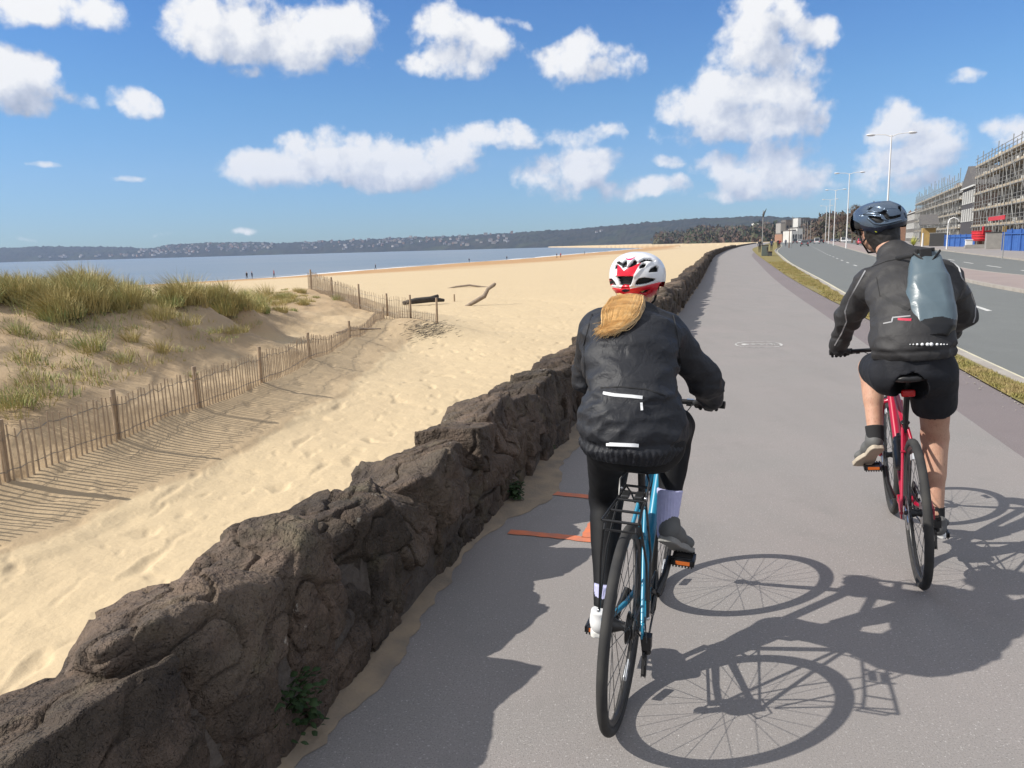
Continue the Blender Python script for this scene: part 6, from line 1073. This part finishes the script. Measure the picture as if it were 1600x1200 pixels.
SC_ = scaffold(64, 147, 2.2, 3.8, (2.6, 5.0, 7.4, 9.6), 10.6, 'denser tube scaffolding on the terrace beyond the dark gable', 2.4, 6, 2.6)
mb = MB(); mb.box(bl(25, 1.78, 3.5), (11, .06, .5)); mb.build('red_banner', m_redp, SA)
def at_block(name, px, py, D, z=0): p = at(px, py, D); return Vector((p.x, p.y, z))
def hoarding(px0, px1, D0, D1, h, lb):
    a = at_block('', px0, 390, D0); b = at_block('', px1, 390, D1); r = empty('hoarding', a, math.atan2(b.y - a.y, b.x - a.x), label=lb, cat='hoarding', group='blue hoardings in front of the scaffolding'); L = (b - a).length; mb = MB(); n = int(L / .25)
    for i in range(n): mb.box(((i + .5) * L / n, .02 * (i % 2), h / 2), (L / n - .004, .06 + .02 * (i % 2), h))
    mb.build('panels', m_hoard, r); p = MB()
    for i in range(0, n, 9): p.box((i * L / n, -.09, h / 2 + .05), (.1, .08, h + .1))
    p.box((L / 2, -.12, h * .8), (L, .05, .1)); p.build('rails', m_hoard, r)
hoarding(1567, 1720, 75, 56, 1.95, 'ribbed bright blue hoarding at the right edge of photo')
hoarding(1476, 1522, 112, 100, 1.6, 'low blue hoarding between black panel fence and red basket')
def thing_box(name, lb, cat, px, D, dims, m, z=0, extra=None):
    p = at_block('', px, 390, D, z); r = empty(name, p, BZ, label=lb, cat=cat); mb = MB(); mb.box((0, 0, dims[2] / 2), dims); mb.build('body', m, r, bevel=.02)
    if extra: extra(r)
    return r
def lid(m, w, d, z): 
    def f(r): mb = MB(); mb.box((0, 0, z + .05), (w, d, .1)); mb.build('lid', m, r, bevel=.02)
    return f
thing_box('litter_bin', 'white litter bin on the pavement before the blue hoarding', 'bin', 1513, 93, (.7, .7, .9), m_lampw, 0, lid(m_lampw, .8, .8, .9))
thing_box('concrete_base', 'long low concrete slab beside the white bin', 'concrete block', 1528, 91, (1.2, 2.8, .3), m_conc, 0, lid(m_conc, 1.1, 2.6, .3))
thing_box('utility_cabinet', 'large grey panel between red basket and bright blue hoarding', 'cabinet', 1553, 84, (.8, 1.7, 1.75), m_conc, 0, lid(m_dkgrey, .9, 1.8, 1.7))
thing_box('panel_fence', 'black panel fence left of the low blue hoarding', 'fence', 1466, 116, (.15, 2.5, 1.9), m_dkgrey, 0, lid(m_poleg, .2, 2.6, 1.88))
def cabin_roof(r): mb = MB(); mb.add([(-2.2, -1.3, 3.3), (2.2, -1.3, 3.3), (2.2, 1.3, 3.3), (-2.2, 1.3, 3.3), (1.6, -1.3, 5.0), (1.6, 1.3, 5.0)], [(0, 1, 4), (1, 2, 5, 4), (2, 3, 5), (3, 0, 4, 5), (3, 2, 1, 0)]); mb.build('roof', m_slate, r)
thing_box('site_cabin', 'ochre boarded site cabin under sloping roof beside black fence', 'cabin', 1449, 127, (2.4, 1.9, 2.8), m_ochre, 0, cabin_roof)
def red_basket():
    p = at_block('', 1532, 385, 95); r = empty('red_basket', p, BZ, label='round red slatted basket raised on a brown post by the bin', cat='basket'); mb = MB(); mb.tube([(0, 0, .75), (0, 0, .85), (0, 0, 1.3), (0, 0, 1.95)], [.7, .95, 1.02, 1.05], 20, cap=True); mb.build('basket', m_redp, r, True); mb = MB(); [mb.ring((0, 0, z), (0, 0, 1), rr, .05, 24, 5) for z, rr in ((1.0, .99), (1.35, 1.04), (1.65, 1.06), (1.95, 1.07))]; mb.build('hoops', m_redp, r, True); mb = MB(); mb.cyl((-1.05, 0, 1.6), (-1.15, 0, 2.5), .12, 8); mb.build('handle', m_redp, r); mb = MB(); mb.box((.4, 0, .38), (.4, .4, .76)); mb.build('stand', m_rust, r)
red_basket()
def yucca():
    p = at_block('', 1427, 384, 120); r = empty('yucca_plant', p, label='spiky yellow green plant behind the man cyclist neck', cat='plant'); rg = random.Random(1); mb = MB()
    for _ in range(60): a = rg.uniform(0, 6.28); e = rg.uniform(.3, 1.45); d = Vector((math.cos(a) * math.cos(e), math.sin(a) * math.cos(e), math.sin(e))); s = d.cross(Vector((0, 0, 1))).normalized() * .07; L = rg.uniform(1, 1.7); mb.add([Vector((0, 0, .2)) - s, Vector((0, 0, .2)) + s, Vector((0, 0, .2)) + d * L], [(0, 1, 2)])
    mb.build('leaves', mat('yucca_leaf', (.5, .5, .1), .6), r); mb = MB(); mb.cyl((0, 0, 0), (0, 0, .35), .12, 8); mb.build('stem', m_rust, r)
yucca()
def pole(name, px, py, D, pytop, r0_, m, lb, cat, group=None, top=None, bx=None):
    b = at_block('', px, py, D, 0); t = at(bx or px, pytop, D); h = t.z; r = empty(name, b, label=lb, cat=cat, group=group); mb = MB(); mb.tube([(0, 0, 0), (0, 0, h * .5), (0, 0, h)], [r0_, r0_ * .8, r0_ * .6], 8); mb.build('pole', m, r, True)
    if top: top(r, h)
    return r
def arms(L, n=2):
    def f(r, h):
        for s in ((-1, 1) if n == 2 else (1,)):
            a = MB(); d = Vector((.95, -.3, 0)) * s; a.tube([(0, 0, h - .15), tuple(d * L * .35 + Vector((0, 0, h + .05))), tuple(d * L + Vector((0, 0, h + .12)))], [.05, .04, .035], 6); ao = a.build('arm', m_lampw, r, True); l = MB(); l.ball(tuple(d * (L + .3) + Vector((0, 0, h + .1))), (.45, .2, .12), 10, 6); l.build('lamp_head', m_lampw, ao, True)
    return f
for px, Y, pt, lb, in ((1383, 75, 211, 'tallest nearest white twin arm lamp post behind the helmet'), (1322, 120, 271, 'second white twin arm lamp post, left of the helmet'), (1302, 172, 297, 'third white twin arm lamp post along the median'), (1294, 225, 312, 'fourth white twin arm lamp post along the median'), (1289, 285, 322, 'farthest thin white twin arm lamp post along the median')):
    pole('street_lamp', px, 388, Y, pt, .11, m_lampw, lb, 'street lamp', 'lamp posts on the median', arms(1.5))
def hook(r, h): mb = MB(); mb.tube([(0, 0, h - .05), (.12, 0, h + .35), (.5, -.1, h + .55), (.95, -.2, h + .35), (1.1, -.22, h + .1)], .075, 8); mb.build('curved_top', m_lampw, r, True)
pole('crook_post', 1479, 389, 88, 348, .08, m_lampw, 'white shepherd crook post on the pavement before the scaffolding', 'post', None, hook)
pole('sign_post', 1566, 405, 49, 353, .035, m_poleg, 'thin grey sign post on pavement near right edge', 'post', None, lambda r, h: MB().box((0, 0, h - .2), (.25, .03, .35)).build('sign_plate', m_ochre, r))
pole('bollard', 1441, 385, 118, 364, .16, m_lampw, 'thick white bollard by the site cabin', 'bollard')
def bird(r, h):
    mb = MB(); mb.tube([(0, 0, h - .9), (.02, 0, h - .55), (.12, 0, h - .3), (.3, 0, h), (.42, 0, h + .25)], [.05, .16, .12, .06, .02], 8); mb.build('dark_finial', m_dkgrey, r, True)
pole('sculpture_pole', 1191, 388, 104, 329, .08, m_poleg, 'tall pale pole with dark bird like finial at the path edge', 'pole', None, bird)
pole('verge_post', 1233, 381, 150, 358, .10, m_rust, 'rusty brown post at far end of the verge', 'post')
for i, (px, D, pt, lb) in enumerate(((1237, 150, 338, 'thin grey pole rising beside the rusty post'), (1247, 330, 349, 'short thin pole left of the white tower block'), (1254, 380, 342, 'thin pole in front of the dark tower block, leftmost'), (1257, 400, 344, 'thin pole in front of dark tower block, middle'), (1261, 420, 345, 'thin pole in front of dark tower block, right'), (1266, 440, 342, 'thin pole at right edge of dark tower block'))):
    pole('thin_pole', px, 378, D, pt, .07 if i == 0 else .14, m_poleg, lb, 'pole', 'thin poles along the far road')
def far_block(px0, px1, py, D, m, lb, win=True, dep=14):
    a = at(px0, py, D); b = at(px1, py, D); w = (b - a).length; r = empty('distant_building', (a.x, a.y, -.5), math.atan2(b.y - a.y, b.x - a.x), label=lb, cat='building'); h = a.z + .5; mb = MB(); mb.box((w / 2, dep / 2, h / 2), (w, dep, h)); mb.build('wall', m, r)
    if win:
        n = max(2, int(w / 7)); 
        for i in range(n):
            for k in range(max(1, int(h / 6))): q = MB(); q.box(((i + .5) * w / n, -.05, 3.5 + k * 5.5), (w / n * .5, .2, 2.4)); q.build('window', m_glassw, r)
    q = MB(); q.box((w / 2, dep / 2, h + .4), (w * .9, dep * .8, .8)); q.build('roof', m_slate, r)
far_block(1247, 1251.5, 341, 820, m_wht, 'slim white tower block at end of the road', True); far_block(1252, 1266, 341, 850, m_rend, 'wide grey tower block right of slim white tower', True); far_block(1266, 1279, 343, 900, m_dkgrey, 'dark tower block rightmost above the traffic'); far_block(1228, 1239, 344.5, 780, m_rend, 'beige block above trees left of white tower'); far_block(1220, 1229, 349, 780, m_conc, 'low pale block left of the beige block')
far_block(1238, 1246, 361, 420, m_wht, 'low white building behind the parked cars'); far_block(1246, 1254, 357, 440, m_wht, 'white two storey building under the tower blocks'); far_block(1178, 1192, 349, 1500, m_wht, 'white building on the wooded ridge beside tall pole', False); far_block(1222, 1231, 366, 520, m_brick, 'low reddish building behind the promenade walkers', False)

# ------------------------------------------------------------------ cars
carp = {k: mat('car_' + k, c, .3, .2) for k, c in (('dark', (.03, .035, .04)), ('white', (.6, .6, .6)), ('red', (.5, .01, .03)), ('grey', (.12, .13, .14)), ('blue', (.04, .06, .12)))}
def make_car(van=False):
    r = empty('parked_van' if van else 'car'); b = MB(); H = 1.05 if van else .78
    prof = [(-2.15, .3), (-2.2, .55), (-2.12, .85), (-1.2, .93), (1.5, .9), (2.1, .78), (2.2, .55), (2.15, .3)]; 
    def slab(P, y, yi, top=None): n = len(P); vs = [(x, s * y, z) for s in (-1, 1) for x, z in P]; b.add(vs, [tuple(range(n - 1, -1, -1)), tuple(range(n, 2 * n))] + [(i, (i + 1) % n, n + (i + 1) % n, n + i) for i in range(n)])
    slab(prof, .88, 0); zt = 1.95 if van else 1.43
    cab = [(-2.05 if van else -1.75, .9), (-1.95 if van else -1.15, zt), (.9 if van else .45, zt), (1.35, .9)]; n = 4; b.add([(x, s * (.74 if z > 1 else .84), z) for s in (-1, 1) for x, z in cab], [(3, 2, 1, 0), (4, 5, 6, 7)] + [(i, (i + 1) % n, n + (i + 1) % n, n + i) for i in range(n)]); b.build('body', carp['dark'], r, bevel=.05)
    for nm, P in (('windscreen', [(1.33, -.7, .95), (1.33, .7, .95), (.62 if not van else 1.0, .62, zt - .06), (.62 if not van else 1.0, -.62, zt - .06)]), ('rear_window', [(-1.72 if not van else -2.06, .68, 1.0), (-1.72 if not van else -2.06, -.68, 1.0), (-1.28 if not van else -2.0, -.6, zt - .08), (-1.28 if not van else -2.0, .6, zt - .08)])):
        q = MB(); c = sum((Vector(p) for p in P), Vector()) / 4; nrm = (Vector(P[1]) - Vector(P[0])).cross(Vector(P[2]) - Vector(P[1])).normalized(); nrm = nrm if nrm.dot(c - Vector((0, 0, 1))) > 0 else -nrm; V = [Vector(p) + nrm * .03 for p in P] + [Vector(p) for p in P]; q.add(V, [(0, 1, 2, 3), (7, 6, 5, 4), (0, 4, 5, 1), (1, 5, 6, 2), (2, 6, 7, 3), (3, 7, 4, 0)]); q.build(nm, m_glassw, r)
    for s in (-1, 1): q = MB(); q.add([(-1.5, s * .845, .98), (1.15, s * .845, .98), (.45, s * .765, zt - .1), (-1.1, s * .765, zt - .1)], [(0, 1, 2, 3)]); q.build('side_window', m_glassw, r)
    for x in (-1.35, 1.35):
        for s in (-1, 1): q = MB(); q.cyl((x, s * .72, .32), (x, s * .92, .32), .32, 16); w = q.build('wheel', m_tyre, r); q = MB(); q.cyl((x, s * .9, .32), (x, s * .935, .32), .19, 12); q.build('rim', m_steel, w)
    for s in (-1, 1): q = MB(); q.box((2.17, s * .62, .66), (.08, .34, .14)); q.build('headlight', m_reftape, r); q = MB(); q.box((-2.19, s * .68, .72), (.06, .24, .2)); q.build('tail_light', m_redl, r)
    q = MB(); q.box((-2.215, 0, .5), (.03, .52, .11)); q.build('number_plate', carp['white'], r); return r
cp = make_car(); vp = make_car(True); vp.name = 'van'; used_c = {}
HDG = Vector((.335, .94, 0)).normalized(); ha = math.atan2(HDG.y, HDG.x)
for px, Y, key, van, away, lb in ((1257, 185, 'grey', 0, 1, 'dark grey car driving away in the near lane, closest on the near side'), (1276, 262, 'white', 1, 1, 'white van ahead of the dark grey car'), (1269, 300, 'dark', 0, 1, 'dark car just left of the white van'), (1262.5, 330, 'grey', 0, 1, 'small grey car behind the dark grey car'), (1283, 285, 'dark', 0, 1, 'dark car right of the white van'), (1346, 182, 'red', 0, 0, 'red car coming the other way beside the helmet'), (1317, 290, 'white', 1, 0, 'white van on the far carriageway'), (1308, 330, 'dark', 0, 0, 'dark car beside the white van on far carriageway'), (1301, 370, 'blue', 0, 0, 'dark blue car far off on the far carriageway'), (1242, 300, 'grey', 1, 1, 'grey van parked beyond the end of the verge'), (1249, 340, 'white', 0, 1, 'white car parked beyond the verge near low white building'), (1327, 310, 'white', 0, 0, 'pale car right of the white van on far carriageway')):
    src = vp if van else cp; k = 'v' if van else 'c'
    o = src if k not in used_c else copy_tree(src); used_c[k] = 1; p = at_block('', px, 380, Y, -.096); o.location = p; o.rotation_euler = (0, 0, ha + (0 if away else math.pi)); tag(o, lb, 'van' if van else 'car', 'vehicles on the seafront road')
    for c in o.children:
        if c.name.startswith('body'): c.material_slots[0].link = 'OBJECT'; c.material_slots[0].material = carp[key]

# ------------------------------------------------------------------ people far off, bench, bin
pc = {k: mat('clothes_' + k, c, .8) for k, c in (('dark', (.025, .025, .03)), ('navy', (.03, .04, .08)), ('red', (.35, .03, .03)), ('grey', (.15, .15, .15)))}
def walker(stride=.25, h=1.72):
    k = h / 1.75
    def f(X):
        X = X / k; d = spine(X, [(0, 0, .92, .15, .11), (0, 0, 1.15, .14, .10), (.01, 0, 1.38, .19, .10), (.01, 0, 1.46, .1, .07)]); d = smin(d, cap(X, (.01, 0, 1.45), (.02, 0, 1.56), .05, .05), .03); d = smin(d, ell(X, (.03, 0, 1.64), (.095, .078, .115)), .02); d = smin(d, cap(X, (.12, 0, 1.62), (.125, 0, 1.61), .012, .012), .015)
        for s in (-1, 1): d = smin(d, smin(cap(X, (0, s * .09, .9), (s * stride * .55 + .04, s * .09, .5), .085, .06), cap(X, (s * stride * .55 + .04, s * .09, .5), (s * stride, s * .09, .09), .058, .04), .03), .04); d = smin(d, cap(X, (s * stride, s * .09, .05), (s * stride + .15, s * .1, .04), .045, .035), .02); d = smin(d, smin(cap(X, (0, s * .19, 1.38), (-s * stride * .4, s * .25, 1.1), .055, .042), cap(X, (-s * stride * .4, s * .25, 1.1), (-s * stride * .6 + .1, s * .24, .86), .04, .03), .02), .03)
        return d * k
    def mi(C): z = C[:, 2] / k; return np.where(z > 1.5, 0, np.where(z > .9, 1, 2)).astype(int) * (np.hypot(C[:, 0], C[:, 1]) < 9)
    return f, mi
def people():
    protos = []
    for st, cl in ((.22, 'dark'), (.05, 'navy'), (.18, 'red')):
        f, mi = walker(st); o = sdfmesh('person', f, (-.5, -.4, -.05), (.5, .4, 1.85), .03, [m_skin, pc[cl], pc['dark']], None, None, mi); protos.append(o)
    used = set()
    L = [((-41.2, 240.6), -4.0, 0, 'lone dark clothed walker by the surf left of driftwood', None), ((-15.3, 302.4), -4.0, 1, 'dark clothed walker by the surf straight above the driftwood', None), ((-.7, 336.7), -4.0, 0, 'walker at the waterline right of the driftwood', None), ((17.6, 283), -3.95, 0, 'left one of two walkers side by side on the wet sand', None), ((19.0, 283), -3.95, 2, 'right one of two walkers side by side on wet sand', None), ((39.8, 407), -4.0, 1, 'tiny walker at the surf left of the woman helmet', None), ((136, 617), -4.0, 0, 'tiny walker on the far beach right of the woman helmet', None), ((101.5, 609), -4.0, 1, 'tiny walker near the end of the water', None), ((-59.7, 176.9), -4.1, 0, 'left one of two people at surf behind the dune grass', None), ((-58.2, 175.9), -4.1, 1, 'right one of two people at surf behind the dune grass', None), ((-52.3, 173), -4.1, 2, 'crouched looking small figure at surf right of the pair behind dune grass', None)]
    for px, Y, k, lb in ((1187, 104, 0, 'person in dark clothes walking on path beside the tall pole'), (1205.5, 118, 1, 'person behind the bench on the path'), (1215.5, 150, 0, 'person in black walking on the path past bench'), (1218, 155, 2, 'walker in red top beside the person in black'), (1227.5, 185, 1, 'farthest walker on the path before the rusty post')): p = at_block('', px, 385, Y); L.append(((p.x, p.y), 0, k, lb, 1))
    for (x, y), z, k, lb, f in L:
        o = protos[k]
        if k in used: o = protos[k].copy(); COL.objects.link(o)
        used.add(k); o.location = (x, y, z if f else zs(x, y)); o.rotation_euler = (0, 0, 1.2 if f else .3 + (x * 7) % 3); tag(o, lb, 'person', 'walkers on the beach' if not f else 'walkers on the promenade')
people()
def bench():
    p = at_block('', 1203, 398, 79, .01); r = empty('bench', p, ha, label='wooden bench with black legs at the verge edge beside the green bin', cat='bench'); s = MB(); [s.box((0, -.18 + k * .12, .45), (1.5, .09, .035)) for k in range(4)]; s.build('seat', m_rust, r); s = MB(); [s.box((0, .26 + k * .02, .6 + k * .13), (1.5, .03, .09)) for k in range(3)]; s.build('backrest', m_rust, r)
    for x in (-.65, .65): s = MB(); s.box((x, 0, .22), (.07, .4, .44)); s.box((x, .26, .6), (.06, .06, .55)); s.build('leg', m_dkgrey, r)
    p = at_block('', 1195, 398, 80, .01); r = empty('litter_bin', p, ha, label='square green grey bin at the path edge beside the bench', cat='bin'); s = MB(); s.box((0, 0, .5), (.8, .65, 1.0)); s.build('body', m_grnb, r, bevel=.03); s = MB(); s.box((0, 0, 1.08), (.86, .72, .12)); s.build('lid', m_dkgrey, r, bevel=.03)
bench()
# open air between here and the far shore
hz = MB(); hz.box((0, 2100, 345), (14000, 9400, 730)); hm = bpy.data.materials.new('haze'); hm.use_nodes = True; hn = hm.node_tree; hn.nodes.clear(); ho_ = hn.nodes.new('ShaderNodeOutputMaterial'); hv = hn.nodes.new('ShaderNodeVolumePrincipled'); hv.inputs['Color'].default_value = (.5, .67, 1, 1); hv.inputs['Density'].default_value = HAZE; hn.links.new(hv.outputs[0], ho_.inputs['Volume']); tag(hz.build('haze', hm), kind='stuff')
